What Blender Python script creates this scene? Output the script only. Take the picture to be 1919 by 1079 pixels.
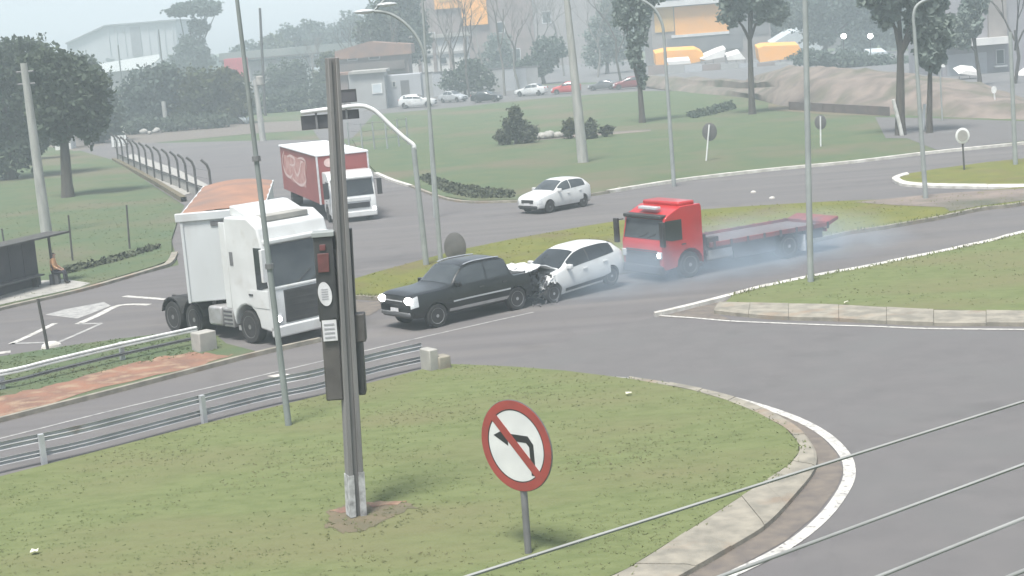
import bpy, math, random
import numpy as np
from mathutils import Vector, Matrix

for o in list(bpy.data.objects):
    bpy.data.objects.remove(o, do_unlink=True)
SC = bpy.context.scene
COL = SC.collection
rnd = random.Random(7)
R_ = np.random.RandomState(11)
rad = math.radians

# ------------------------------------------------------------------ camera, sky, sun, exposure
W, HH, FPX = 1919.0, 1079.0, 3000.0
PITCH, ROLL, CAMH = rad(9.3), rad(4.5), 9.0
FWD = Vector((0, math.cos(PITCH), -math.sin(PITCH)))
_r0 = Vector((1, 0, 0)); _u0 = Vector((0, math.sin(PITCH), math.cos(PITCH)))
RGT = _r0 * math.cos(ROLL) - _u0 * math.sin(ROLL)
UPV = _r0 * math.sin(ROLL) + _u0 * math.cos(ROLL)
EYE = Vector((0, 0, CAMH))
cam = bpy.data.cameras.new("camera")
camo = bpy.data.objects.new("camera", cam); COL.objects.link(camo)
cam.sensor_width = 36.0; cam.lens = FPX / W * 36.0
cam.clip_start = 0.2; cam.clip_end = 6000
camo.matrix_world = Matrix(((RGT.x, UPV.x, -FWD.x, EYE.x), (RGT.y, UPV.y, -FWD.y, EYE.y), (RGT.z, UPV.z, -FWD.z, EYE.z), (0, 0, 0, 1)))
SC.camera = camo

SUN_EL, SUN_AZ = rad(66), rad(205)
world = bpy.data.worlds.new("World"); SC.world = world; world.use_nodes = True
wn, wl = world.node_tree.nodes, world.node_tree.links
wn.clear()
wo = wn.new("ShaderNodeOutputWorld"); wb = wn.new("ShaderNodeBackground")
sky = wn.new("ShaderNodeTexSky"); sky.sky_type = 'NISHITA'; sky.sun_disc = False
sky.sun_elevation = SUN_EL; sky.sun_rotation = SUN_AZ
sky.air_density = 1.0; sky.dust_density = 2.0; sky.ozone_density = 1.5; sky.altitude = 600
hs = wn.new("ShaderNodeHueSaturation"); hs.inputs["Saturation"].default_value = 0.42
wl.new(sky.outputs[0], hs.inputs["Color"])
# thin uneven cloud deck over the whole sky
tc = wn.new("ShaderNodeTexCoord"); mp = wn.new("ShaderNodeMapping"); mp.inputs["Scale"].default_value = (1.5, 1.5, 5)
nz = wn.new("ShaderNodeTexNoise"); nz.inputs["Scale"].default_value = 2.2; nz.inputs["Detail"].default_value = 6
cr = wn.new("ShaderNodeMapRange"); cr.inputs[1].default_value = 0.3; cr.inputs[2].default_value = 0.75
cr.inputs[3].default_value = 0.35; cr.inputs[4].default_value = 0.8
mx = wn.new("ShaderNodeMix"); mx.data_type = 'RGBA'
mx.inputs["B"].default_value = (2.75, 3.1, 3.6, 1)
wl.new(tc.outputs["Generated"], mp.inputs[0]); wl.new(mp.outputs[0], nz.inputs["Vector"]); wl.new(nz.outputs[0], cr.inputs[0])
wl.new(cr.outputs[0], mx.inputs["Factor"]); wl.new(hs.outputs[0], mx.inputs["A"])
wl.new(mx.outputs["Result"], wb.inputs[0]); wb.inputs[1].default_value = 0.052
wl.new(wb.outputs[0], wo.inputs[0])
sl = bpy.data.lights.new("sun", 'SUN'); sl.energy = 1.5; sl.angle = rad(17); sl.color = (1, 0.96, 0.9)
so = bpy.data.objects.new("sun", sl); COL.objects.link(so)
_sd = Vector((math.sin(SUN_AZ) * math.cos(SUN_EL), math.cos(SUN_AZ) * math.cos(SUN_EL), math.sin(SUN_EL)))
so.rotation_euler = _sd.to_track_quat('Z', 'Y').to_euler(); so.location = (0, 0, 60)
SC.view_settings.view_transform = 'Standard'; SC.view_settings.look = 'None'
SC.view_settings.exposure = 2.1; SC.view_settings.gamma = 1.0; SC.view_settings.use_curve_mapping = False
SC.cycles.volume_bounces = 1; SC.cycles.max_bounces = 6; SC.cycles.use_denoising = True
HAZE_DENSITY = 0.0017

# ------------------------------------------------------------------ helpers: photo rays to places on the ground
def ray(px, py):
    return FWD * FPX + RGT * (px - W / 2) - UPV * (py - HH / 2)
def G(px, py, z=0.0):
    d = ray(px, py); t = (z - CAMH) / d.z
    return EYE + d * t
def At(px, py, Y):
    d = ray(px, py); return EYE + d * (Y / d.y)
def scale_at(Y):
    return FPX / Y

class MB:
    def __init__(s): s.v = []; s.f = []; s.m = []
    def add(s, vs, fs, mi=0):
        b = len(s.v); s.v += [tuple(v) for v in vs]
        for f in fs: s.f.append(tuple(b + i for i in f)); s.m.append(mi)
        return s
    def box(s, x0, x1, y0, y1, z0, z1, mi=0, M=None):
        vs = [Vector(p) for p in ((x0, y0, z0), (x1, y0, z0), (x1, y1, z0), (x0, y1, z0), (x0, y0, z1), (x1, y0, z1), (x1, y1, z1), (x0, y1, z1))]
        if M is not None: vs = [M @ v for v in vs]
        return s.add(vs, ((0, 3, 2, 1), (4, 5, 6, 7), (0, 1, 5, 4), (1, 2, 6, 5), (2, 3, 7, 6), (3, 0, 4, 7)), mi)
    def prism(s, poly, a, b, mi=0, axis='y'):
        def mk(p, q):
            return (p[0], q, p[1]) if axis == 'y' else ((q, p[0], p[1]) if axis == 'x' else (p[0], p[1], q))
        n = len(poly)
        s.add([mk(p, a) for p in poly] + [mk(p, b) for p in poly],
              [tuple(range(n))[::-1], tuple(range(n, 2 * n))] + [(i, (i + 1) % n, n + (i + 1) % n, n + i) for i in range(n)], mi)
        return s
    def path(s, pts, radii, n=8, mi=0, cap=True):
        pts = [Vector(p) for p in pts]
        if not hasattr(radii, '__len__'): radii = [radii] * len(pts)
        vs, fs = [], []; prev = None
        for i, p in enumerate(pts):
            t = (pts[min(i + 1, len(pts) - 1)] - pts[max(i - 1, 0)]).normalized()
            if prev is None:
                a = t.orthogonal().normalized()
            else:
                a = (prev - t * prev.dot(t)); a = a.normalized() if a.length > 1e-5 else t.orthogonal().normalized()
            prev = a; b = t.cross(a)
            for k in range(n):
                w = 2 * math.pi * k / n
                vs.append(p + (a * math.cos(w) + b * math.sin(w)) * radii[i])
        for i in range(len(pts) - 1):
            for k in range(n):
                fs.append((i * n + k, i * n + (k + 1) % n, (i + 1) * n + (k + 1) % n, (i + 1) * n + k))
        if cap: fs.append(tuple(range(n))[::-1]); fs.append(tuple(range((len(pts) - 1) * n, len(pts) * n)))
        return s.add(vs, fs, mi)
    def lathe(s, prof, n=20, M=None, mi=0):
        # profile (r, h) about local y axis
        vs, fs = [], []
        for r, h in prof:
            for k in range(n):
                w = 2 * math.pi * k / n
                vs.append(Vector((r * math.cos(w), h, r * math.sin(w))))
        if M is not None: vs = [M @ v for v in vs]
        for i in range(len(prof) - 1):
            for k in range(n):
                fs.append((i * n + k, i * n + (k + 1) % n, (i + 1) * n + (k + 1) % n, (i + 1) * n + k))
        fs.append(tuple(range(n))[::-1]); fs.append(tuple(range((len(prof) - 1) * n, len(prof) * n)))
        return s.add(vs, fs, mi)
    def sphere(s, c, r, n=10, mi=0):
        c = Vector(c); r = Vector(r) if hasattr(r, '__len__') else Vector((r, r, r))
        prof = [(math.sin(math.pi * i / 6), -math.cos(math.pi * i / 6)) for i in range(1, 6)]
        M = Matrix.Translation(c) @ Matrix.Diagonal((r.x, r.y, r.z, 1))
        return s.lathe(prof, n, M, mi)
    def quad(s, a, b, c, d, mi=0): return s.add([a, b, c, d], [(0, 1, 2, 3)], mi)
    def grid(s, P, mi=0, flip=False):
        r, c = len(P), len(P[0]); fs = []
        for i in range(r - 1):
            for j in range(c - 1):
                q = (i * c + j, i * c + j + 1, (i + 1) * c + j + 1, (i + 1) * c + j)
                fs.append(q[::-1] if flip else q)
        return s.add([p for row in P for p in row], fs, mi)
    def build(s, name, mats, parent=None, bevel=0, smooth=None, seg=2):
        me = bpy.data.meshes.new(name); me.from_pydata(s.v, [], s.f); me.update()
        if not isinstance(mats, (list, tuple)): mats = [mats]
        for m in mats: me.materials.append(m)
        if len(mats) > 1: me.polygons.foreach_set("material_index", s.m)
        if smooth is not None:
            me.polygons.foreach_set("use_smooth", [True] * len(me.polygons)); me.set_sharp_from_angle(angle=rad(smooth))
        return link(name, me, parent, bevel, seg)

def link(name, me, parent=None, bevel=0, seg=2):
    o = bpy.data.objects.new(name, me); COL.objects.link(o)
    if parent is not None: o.parent = parent
    if bevel:
        b = o.modifiers.new("bevel", 'BEVEL'); b.width = bevel; b.segments = seg; b.limit_method = 'ANGLE'; b.angle_limit = rad(35)
        o.data.polygons.foreach_set("use_smooth", [True] * len(o.data.polygons)); o.data.set_sharp_from_angle(angle=rad(40))
    return o
def tag(o, label=None, cat=None, group=None, kind=None):
    if label: o["label"] = label
    if cat: o["category"] = cat
    if group: o["group"] = group
    if kind: o["kind"] = kind
    return o
def thing(name, label, cat, loc=(0, 0, 0), rz=0.0, group=None, tilt=None):
    o = bpy.data.objects.new(name, None); COL.objects.link(o); o.empty_display_size = 0.3
    o.location = loc; o.rotation_euler = (0, 0, rz) if tilt is None else (tilt[0], tilt[1], rz)
    return tag(o, label, cat, group)
def struct(o): o["kind"] = "structure"; return o

# ------------------------------------------------------------------ materials
def _lk(nt, a, b): nt.links.new(a, b)
def mat(name, c1, c2=None, scale=3.0, rough=0.7, bump=0.0, bscale=40.0, metal=0.0, coat=0.0, stretch=None, rotz=0.0, lo=0.35, hi=0.65, c3=None, c3scale=0.5, c3lo=0.5, c3hi=0.7, spec=0.5):
    m = bpy.data.materials.new(name); m.use_nodes = True
    nt = m.node_tree; p = nt.nodes["Principled BSDF"]
    p.inputs["Roughness"].default_value = rough; p.inputs["Metallic"].default_value = metal
    p.inputs["Specular IOR Level"].default_value = spec
    if coat: p.inputs["Coat Weight"].default_value = coat; p.inputs["Coat Roughness"].default_value = 0.08
    c1 = tuple(c1) + (1,); c2 = tuple(c2) + (1,) if c2 else tuple(x * 0.82 for x in c1[:3]) + (1,)
    t = nt.nodes.new("ShaderNodeTexCoord"); mpn = nt.nodes.new("ShaderNodeMapping")
    _lk(nt, t.outputs["Object"], mpn.inputs[0]); mpn.inputs["Rotation"].default_value = (0, 0, rotz)
    if stretch: mpn.inputs["Scale"].default_value = stretch
    def noise(sc, det=5):
        n = nt.nodes.new("ShaderNodeTexNoise"); n.inputs["Scale"].default_value = sc; n.inputs["Detail"].default_value = det
        _lk(nt, mpn.outputs[0], n.inputs["Vector"]); return n
    def rng(n, a, b):
        r = nt.nodes.new("ShaderNodeMapRange"); r.inputs[1].default_value = a; r.inputs[2].default_value = b
        _lk(nt, n.outputs[0], r.inputs[0]); return r
    def mixc(f, a, b):
        x = nt.nodes.new("ShaderNodeMix"); x.data_type = 'RGBA'
        _lk(nt, f.outputs[0], x.inputs["Factor"])
        for k, v in (("A", a), ("B", b)):
            if isinstance(v, tuple): x.inputs[k].default_value = v
            else: _lk(nt, v, x.inputs[k])
        return x.outputs["Result"]
    out = mixc(rng(noise(scale), lo, hi), c1, c2)
    if c3: out = mixc(rng(noise(c3scale, 6), c3lo, c3hi), out, tuple(c3) + (1,))
    _lk(nt, out, p.inputs["Base Color"])
    if bump:
        b = nt.nodes.new("ShaderNodeBump"); b.inputs["Strength"].default_value = bump; b.inputs["Distance"].default_value = 0.03
        nb = nt.nodes.new("ShaderNodeTexNoise"); nb.inputs["Scale"].default_value = bscale; nb.inputs["Detail"].default_value = 4
        _lk(nt, t.outputs["Object"], nb.inputs["Vector"]); _lk(nt, nb.outputs[0], b.inputs["Height"]); _lk(nt, b.outputs[0], p.inputs["Normal"])
    return m
def emis(name, c, s):
    m = bpy.data.materials.new(name); m.use_nodes = True; p = m.node_tree.nodes["Principled BSDF"]
    p.inputs["Base Color"].default_value = tuple(c) + (1,); p.inputs["Emission Color"].default_value = tuple(c) + (1,)
    p.inputs["Emission Strength"].default_value = s
    return m

M = {}
M['asphalt'] = mat('asphalt', (.148, .140, .140), (.119, .113, .114), 0.5, .88, .45, 60, stretch=(0.12, 2.4, 1), rotz=rad(-36), lo=.3, hi=.7, c3=(.158, .148, .142), c3scale=.3, c3lo=.46, c3hi=.72, spec=.3)
M['asphalt_new'] = mat('asphalt_exit', (.138, .132, .131), (.124, .119, .119), 1.2, .88, .3, 90, c3=(.134, .132, .13), c3scale=.3, spec=.3)
M['gutter'] = mat('worn_gutter', (.17, .145, .12), (.12, .105, .095), 3, .9, .4, 60)
M['paint_white'] = mat('road_paint', (.52, .51, .475), (.33, .32, .30), 3.5, .75, lo=.42, hi=.72, c3=(.22, .21, .2), c3scale=9, c3lo=.56, c3hi=.66)
M['paint_worn'] = mat('worn_road_paint', (.36, .355, .34), (.2, .2, .2), 4, .8, lo=.4, hi=.7)
M['kerb'] = mat('kerb_concrete', (.30, .275, .225), (.19, .178, .148), 2.4, .9, .4, 40, c3=(.25, .18, .125), c3scale=.8, c3lo=.55, c3hi=.75)
M['kerb_white'] = mat('whitewashed_kerb', (.62, .60, .56), (.42, .40, .36), 2.0, .9, .3, 50)
M['concrete'] = mat('concrete', (.36, .35, .32), (.27, .265, .25), 2.0, .9, .2, 40)
M['concrete_pole'] = mat('concrete_pole', (.37, .37, .345), (.27, .275, .26), 1.6, .9, .15, 30, stretch=(3, 3, .5))
M['grass'] = mat('mown_grass', (.145, .168, .074), (.116, .140, .058), 2.6, .95, .7, 9, stretch=(.7, 1.5, 1), rotz=rad(-30), lo=.38, hi=.68, c3=(.155, .148, .078), c3scale=.2, c3lo=.46, c3hi=.72, spec=.1)
M['grass_yellow'] = mat('dry_grass', (.155, .158, .044), (.125, .137, .042), .9, .95, .6, 25, c3=(.14, .12, .06), c3scale=.3, c3lo=.5, c3hi=.7, spec=.1)
M['grass_far'] = mat('park_grass', (.084, .118, .066), (.108, .128, .070), .5, .95, .5, 12, c3=(.135, .124, .085), c3scale=.09, c3lo=.5, c3hi=.66, spec=.1)
M['blade'] = mat('grass_blades', (.21, .24, .11), (.175, .21, .09), 1.1, .9, c3=(.18, .168, .09), c3scale=.25, c3lo=.45, c3hi=.7, spec=.15)
M['blade_dark'] = mat('dark_grass_blades', (.11, .145, .07), (.13, .16, .075), 1.1, .9, c3=(.16, .155, .09), c3scale=.25, spec=.15)
M['blade_yellow'] = mat('dry_grass_blades', (.24, .245, .08), (.2, .21, .07), 1.1, .9, spec=.15)
M['dirt_red'] = mat('red_earth', (.25, .13, .085), (.17, .10, .075), 1.1, .95, .8, 14, lo=.38, hi=.62, c3=(.29, .20, .135), c3scale=2.2, c3lo=.5, c3hi=.66)
M['dirt_pale'] = mat('pale_earth', (.215, .175, .15), (.135, .115, .1), .6, .95, .6, 6, c3=(.085, .09, .06), c3scale=.28, c3lo=.46, c3hi=.7)
M['dirt_brown'] = mat('bare_soil', (.15, .12, .075), (.11, .1, .06), 2.5, .95, .5, 30)
M['steel'] = mat('galvanised_steel', (.50, .52, .53), (.36, .38, .39), 1.5, .5, metal=.35)
M['rail_steel'] = mat('weathered_rail_steel', (.46, .47, .475), (.33, .34, .345), 1.2, .6, c3=(.25, .21, .18), c3scale=1.4, c3lo=.58, c3hi=.75)
M['steel_dark'] = mat('dull_steel', (.2, .2, .205), (.14, .14, .145), 1.5, .6, metal=.3)
M['pole_grey'] = mat('painted_grey_pole', (.30, .325, .315), (.24, .26, .255), 2, .6)
M['mast_grey'] = mat('dull_grey_mast', (.23, .255, .25), (.17, .19, .185), 1.2, .7)
M['pole_white'] = mat('white_painted_pole', (.72, .73, .72), (.55, .56, .55), 2, .5)
M['dark_post'] = mat('dark_weathered_post', (.05, .05, .048), (.08, .075, .07), 3, .8)
M['dark_panel'] = mat('dark_panel', (.055, .055, .065), (.075, .073, .08), 1.2, .7)
M['signal_black'] = mat('signal_housing', (.03, .031, .032), (.045, .045, .045), 3, .55)
M['signal_brown'] = mat('faded_housing', (.06, .055, .052), (.085, .078, .072), 2.5, .6)
M['label_white'] = mat('label_plate', (.62, .62, .63), (.5, .5, .51), 6, .5)
M['text_grey'] = mat('faded_print', (.36, .36, .38), (.3, .3, .32), 8, .6)
M['red_lens'] = mat('red_lens', (.15, .05, .05), (.11, .042, .04), 8, .35)
M['sign_white'] = mat('sign_face', (.66, .67, .66), (.56, .57, .57), 2, .4)
M['sign_red'] = mat('sign_red', (.33, .055, .045), (.26, .05, .042), 3, .45)
M['sign_black'] = mat('sign_black', (.02, .02, .022), None, 3, .5)
M['sign_back'] = mat('sign_back', (.09, .09, .088), (.13, .125, .12), 2.5, .6)
M['white_paint'] = mat('white_vehicle_paint', (.62, .635, .63), (.54, .548, .54), .9, .35, coat=.5, c3=(.46, .455, .43), c3scale=2.2, c3lo=.56, c3hi=.8)
M['white_panel'] = mat('white_trailer_panel', (.57, .60, .605), (.50, .52, .525), .7, .5, stretch=(1, 1, .25), c3=(.42, .42, .41), c3scale=1.6, c3lo=.55, c3hi=.8)
M['red_paint'] = mat('red_cab_paint', (.46, .02, .022), (.36, .018, .02), 1, .35, coat=.5)
M['red_box'] = mat('red_box_panel', (.29, .07, .065), (.24, .06, .058), 1, .5)
M['red_bed'] = mat('faded_red_steel', (.24, .045, .042), (.11, .05, .05), 1.5, .6)
M['deck'] = mat('flatbed_deck', (.15, .12, .118), (.1, .08, .08), 2, .8, stretch=(1, 8, 1))
M['black_paint'] = mat('black_car_paint', (.007, .009, .010), (.012, .014, .015), 1, .32, coat=.35)
M['grey_paint'] = mat('grey_car_paint', (.12, .125, .13), None, 1, .35, coat=.5)
M['silver_paint'] = mat('silver_car_paint', (.52, .54, .55), None, 1, .35, coat=.5, metal=.3)
M['red_car'] = mat('red_car_paint', (.5, .06, .06), None, 1, .35, coat=.5)
M['maroon'] = mat('maroon_car_paint', (.2, .035, .04), None, 1, .35, coat=.5)
M['glass'] = mat('dark_vehicle_glass', (.018, .023, .026), (.03, .036, .04), 1.5, .08, spec=.7)
M['glass_grey'] = mat('grey_vehicle_glass', (.06, .07, .075), (.035, .042, .047), 1.1, .12, spec=.6)
M['rubber'] = mat('rubber', (.022, .022, .023), (.035, .034, .033), 5, .9)
M['rim'] = mat('alloy_rim', (.42, .43, .44), (.3, .3, .31), 6, .4, metal=.4)
M['rim_dark'] = mat('dusty_rim', (.2, .2, .2), (.14, .14, .14), 6, .5)
M['plastic'] = mat('black_plastic', (.025, .026, .027), (.04, .04, .04), 4, .6)
M['chassis'] = mat('chassis_frame', (.045, .045, .048), (.07, .065, .062), 3, .8)
M['chrome'] = mat('bright_trim', (.62, .63, .64), None, 4, .25, metal=.7)
M['alu'] = mat('alloy_tank', (.42, .42, .43), (.3, .29, .28), 3, .45, metal=.4)
M['tarp'] = mat('orange_brown_tarp', (.33, .18, .12), (.25, .145, .105), .8, .8, c3=(.16, .125, .11), c3scale=.3, c3lo=.5, c3hi=.72)
M['lamp_on'] = emis('lit_headlamp', (1, .98, .92), 5)
M['lamp_soft'] = emis('lit_lamp', (1, .97, .85), 3)
M['lamp_off'] = mat('headlamp_glass', (.55, .57, .58), None, 8, .15)
M['amber'] = mat('amber_lens', (.55, .22, .05), None, 8, .3)
M['tail'] = mat('tail_lens', (.35, .02, .02), None, 8, .3)
M['seat_trim'] = mat('interior_trim', (.2, .2, .19), None, 3, .8)
M['bark'] = mat('bark', (.085, .075, .062), (.055, .048, .042), 2, .95, .5, 12, stretch=(4, 4, .6))
M['bark_pale'] = mat('pale_bark', (.2, .19, .17), (.13, .12, .11), 2, .95, .3, 12, stretch=(4, 4, .6))
M['limewash'] = mat('limewashed_bark', (.6, .6, .57), (.4, .4, .37), 2, .9)
M['leaf_dark'] = mat('dark_leaves', (.060, .083, .062), (.085, .107, .072), .35, .85, spec=.2)
M['leaf_mid'] = mat('green_leaves', (.055, .075, .034), (.085, .098, .045), .4, .85, c3=(.11, .115, .055), c3scale=.3, c3lo=.5, c3hi=.7, spec=.2)
M['leaf_teal'] = mat('blue_green_leaves', (.075, .105, .088), (.1, .128, .103), .35, .85, spec=.2)
M['leaf_haze'] = mat('haze_paled_leaves', (.15, .19, .17), (.185, .22, .19), .35, .85, spec=.2)  # leaf colour paled to stand in for thicker haze over these crowns
M['leaf_olive'] = mat('olive_leaves', (.085, .09, .042), (.06, .072, .034), .35, .85, spec=.2)
M['shrub_dark'] = mat('dark_ground_cover', (.055, .066, .045), (.08, .088, .055), .9, .9, spec=.15)
M['wall_grey'] = mat('grey_render', (.33, .335, .33), (.27, .27, .265), .5, .9)
M['house_lilac'] = mat('lavender_render', (.27, .265, .28), (.22, .215, .23), .5, .9)
M['wall_dark'] = mat('dark_render', (.11, .11, .115), (.15, .145, .145), .5, .9)
M['wall_white'] = mat('white_render', (.6, .6, .585), (.5, .5, .49), .6, .9)
M['wall_beige'] = mat('beige_render', (.27, .245, .23), (.21, .19, .18), .5, .9)
M['wall_pink'] = mat('pinkish_render', (.24, .19, .175), (.18, .155, .145), .6, .9)
M['wall_orange'] = mat('orange_wall', (.74, .35, .07), (.66, .33, .09), .5, .8)
M['wall_yellow'] = mat('yellow_wall', (.58, .36, .10), (.5, .3, .1), .5, .8)
M['orange_cloth'] = mat('orange_awning', (.8, .37, .06), (.74, .37, .11), .8, .8)
M['white_cloth'] = mat('white_canopy', (.74, .73, .70), (.64, .62, .6), .8, .8)
M['metal_wall'] = mat('ribbed_metal_wall', (.36, .37, .385), (.31, .32, .335), .3, .7)
M['metal_white'] = mat('white_metal_roof', (.78, .8, .81), (.7, .72, .73), .3, .5)
M['roof_green'] = mat('weathered_green_roof', (.15, .175, .16), (.2, .215, .2), .2, .8)
M['roof_tile'] = mat('clay_tile', (.27, .16, .115), (.19, .125, .105), .8, .9)
M['brick'] = mat('brick_wall', (.15, .12, .11), (.11, .095, .09), .8, .9)
M['window'] = mat('building_glass', (.05, .06, .065), None, 1, .15)
M['frame'] = mat('pale_frame', (.5, .5, .49), None, 1, .6)
M['red_sheet'] = mat('red_container', (.45, .06, .08), None, 1, .6)
M['tent_blue'] = mat('pale_blue_tent', (.5, .55, .57), (.43, .48, .5), .8, .7)
M['skin'] = mat('skin', (.42, .25, .18), None, 6, .6)
M['hair'] = mat('brown_hair', (.05, .03, .022), None, 8, .8)
M['shirt'] = mat('peach_shirt', (.66, .33, .16), (.6, .36, .2), 4, .85)
M['trousers'] = mat('dark_trousers', (.04, .04, .05), None, 4, .9)
M['shoe'] = mat('dark_shoes', (.03, .025, .022), None, 4, .7)
M['cable'] = mat('grey_cable', (.30, .31, .30), (.24, .25, .24), 2, .6)
M['paper'] = mat('pale_litter', (.62, .6, .5), None, 4, .8)
M['print_panel'] = mat('faded_print_panel', (.42, .19, .17), (.5, .3, .27), 1.6, .6, lo=.4, hi=.6)
M['script'] = mat('white_print', (.62, .47, .44), (.55, .4, .38), 3, .6)

for k_, a_ in (('asphalt', .07), ('asphalt_new', .04)):
    nt_ = M[k_].node_tree; p_ = nt_.nodes["Principled BSDF"]; src_ = p_.inputs["Base Color"].links[0].from_socket
    t_ = nt_.nodes.new("ShaderNodeTexCoord"); wn_ = nt_.nodes.new("ShaderNodeTexNoise"); wn_.inputs["Scale"].default_value = .8; wn_.inputs["Detail"].default_value = 5
    ad_ = nt_.nodes.new("ShaderNodeMixRGB"); ad_.blend_type = 'ADD'; ad_.inputs[0].default_value = 1.6
    nt_.links.new(t_.outputs["Object"], wn_.inputs["Vector"]); nt_.links.new(t_.outputs["Object"], ad_.inputs[1]); nt_.links.new(wn_.outputs["Color"], ad_.inputs[2])
    vo_ = nt_.nodes.new("ShaderNodeTexVoronoi"); vo_.feature = 'DISTANCE_TO_EDGE'; vo_.inputs["Scale"].default_value = .16; nt_.links.new(ad_.outputs[0], vo_.inputs["Vector"])
    mr_ = nt_.nodes.new("ShaderNodeMapRange"); mr_.inputs[1].default_value = .0; mr_.inputs[2].default_value = .006; mr_.inputs[3].default_value = 1 - a_; mr_.inputs[4].default_value = 1; nt_.links.new(vo_.outputs["Distance"], mr_.inputs[0])
    st_ = nt_.nodes.new("ShaderNodeTexNoise"); st_.inputs["Scale"].default_value = .55; st_.inputs["Detail"].default_value = 8; nt_.links.new(t_.outputs["Object"], st_.inputs["Vector"])
    sr_ = nt_.nodes.new("ShaderNodeMapRange"); sr_.inputs[1].default_value = .58; sr_.inputs[2].default_value = .72; sr_.inputs[3].default_value = 1; sr_.inputs[4].default_value = .86; nt_.links.new(st_.outputs[0], sr_.inputs[0])
    ml_ = nt_.nodes.new("ShaderNodeMath"); ml_.operation = 'MULTIPLY'; nt_.links.new(mr_.outputs[0], ml_.inputs[0]); nt_.links.new(sr_.outputs[0], ml_.inputs[1])
    mm_ = nt_.nodes.new("ShaderNodeMixRGB"); mm_.blend_type = 'MULTIPLY'; mm_.inputs[0].default_value = 1; nt_.links.new(src_, mm_.inputs[1]); nt_.links.new(ml_.outputs[0], mm_.inputs[2]); nt_.links.new(mm_.outputs[0], p_.inputs["Base Color"])
for k_ in ('blade', 'blade_dark', 'blade_yellow', 'leaf_dark', 'leaf_mid', 'leaf_teal', 'leaf_olive', 'leaf_haze'):
    nt_ = M[k_].node_tree; p_ = nt_.nodes["Principled BSDF"]; tr_ = nt_.nodes.new("ShaderNodeBsdfTranslucent"); ms_ = nt_.nodes.new("ShaderNodeMixShader")
    ms_.inputs[0].default_value = .45 if k_.startswith('blade') else .25
    nt_.links.new(p_.inputs["Base Color"].links[0].from_socket, tr_.inputs["Color"]); nt_.links.new(p_.outputs[0], ms_.inputs[1]); nt_.links.new(tr_.outputs[0], ms_.inputs[2])
    nt_.links.new(ms_.outputs[0], nt_.nodes["Material Output"].inputs["Surface"])
# ------------------------------------------------------------------ ground sheets
def W3(pts, z=0.0): return [G(x, y, 0.0) + Vector((0, 0, z)) for x, y in pts]
def slab(name, pts, z0, z1, m, mats2=None):
    P = [(p.x, p.y) for p in W3(pts)]
    a = sum(P[i][0] * P[(i + 1) % len(P)][1] - P[(i + 1) % len(P)][0] * P[i][1] for i in range(len(P)))
    if a < 0: P = P[::-1]
    mb = MB(); mb.prism(P, z0, z1, 0, 'z')
    return struct(mb.build(name, m)), P
def sheet(name, pts, z, m):
    mb = MB(); P = [Vector((p.x, p.y, z)) for p in W3(pts)]
    a = sum(P[i].x * P[(i + 1) % len(P)].y - P[(i + 1) % len(P)].x * P[i].y for i in range(len(P)))
    if a < 0: P = P[::-1]
    mb.add(P, [tuple(range(len(P)))])
    return struct(mb.build(name, m))
def ragged(pts, k=5, amp=5):
    out = []
    for i in range(len(pts)):
        a, b = pts[i], pts[(i + 1) % len(pts)]
        for j in range(k): t = j / k; out.append((a[0] + (b[0] - a[0]) * t + rnd.uniform(-amp, amp), a[1] + (b[1] - a[1]) * t + rnd.uniform(-amp, amp) * .5))
    return out
def smooth_line(pts, n=6):
    P = [Vector(p) if len(p) == 3 else Vector((p[0], p[1], 0)) for p in pts]; out = []
    for i in range(len(P) - 1):
        a, b, c, d = P[max(i - 1, 0)], P[i], P[i + 1], P[min(i + 2, len(P) - 1)]
        for k in range(n):
            t = k / n
            out.append(0.5 * ((2 * b) + (c - a) * t + (2 * a - 5 * b + 4 * c - d) * t * t + (3 * b - a - 3 * c + d) * t ** 3))
    out.append(P[-1]); return out
def ribbon(mb, line, w, z, mi=0):
    n = len(line); L, Rr = [], []
    for i, p in enumerate(line):
        t = line[min(i + 1, n - 1)] - line[max(i - 1, 0)]; t.z = 0; t.normalize(); nn = Vector((-t.y, t.x, 0))
        ww = w[i] if hasattr(w, '__len__') else w
        L.append(Vector((p.x, p.y, z)) + nn * ww / 2); Rr.append(Vector((p.x, p.y, z)) - nn * ww / 2)
    mb.grid([Rr, L])
def paint(name, pxline, w, m=None, z=.008, n=4):
    mb = MB(); ribbon(mb, smooth_line([tuple(p) for p in W3(pxline)], n), w, z)
    return struct(mb.build(name, m or M['paint_white']))
def strip_kerb(name, pxline, w, h, m, n=4):
    line = smooth_line([tuple(p) for p in W3(pxline)], n); mb = MB(); q = []
    for i, p in enumerate(line):
        t = (line[min(i + 1, len(line) - 1)] - line[max(i - 1, 0)]).normalized(); nn = Vector((-t.y, t.x, 0)) * w / 2
        q.append([p + nn + Vector((0, 0, -.05)), p + nn + Vector((0, 0, h)), p - nn + Vector((0, 0, h)), p - nn + Vector((0, 0, -.05))])
    mb.grid(q)
    return struct(mb.build(name, m))
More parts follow.
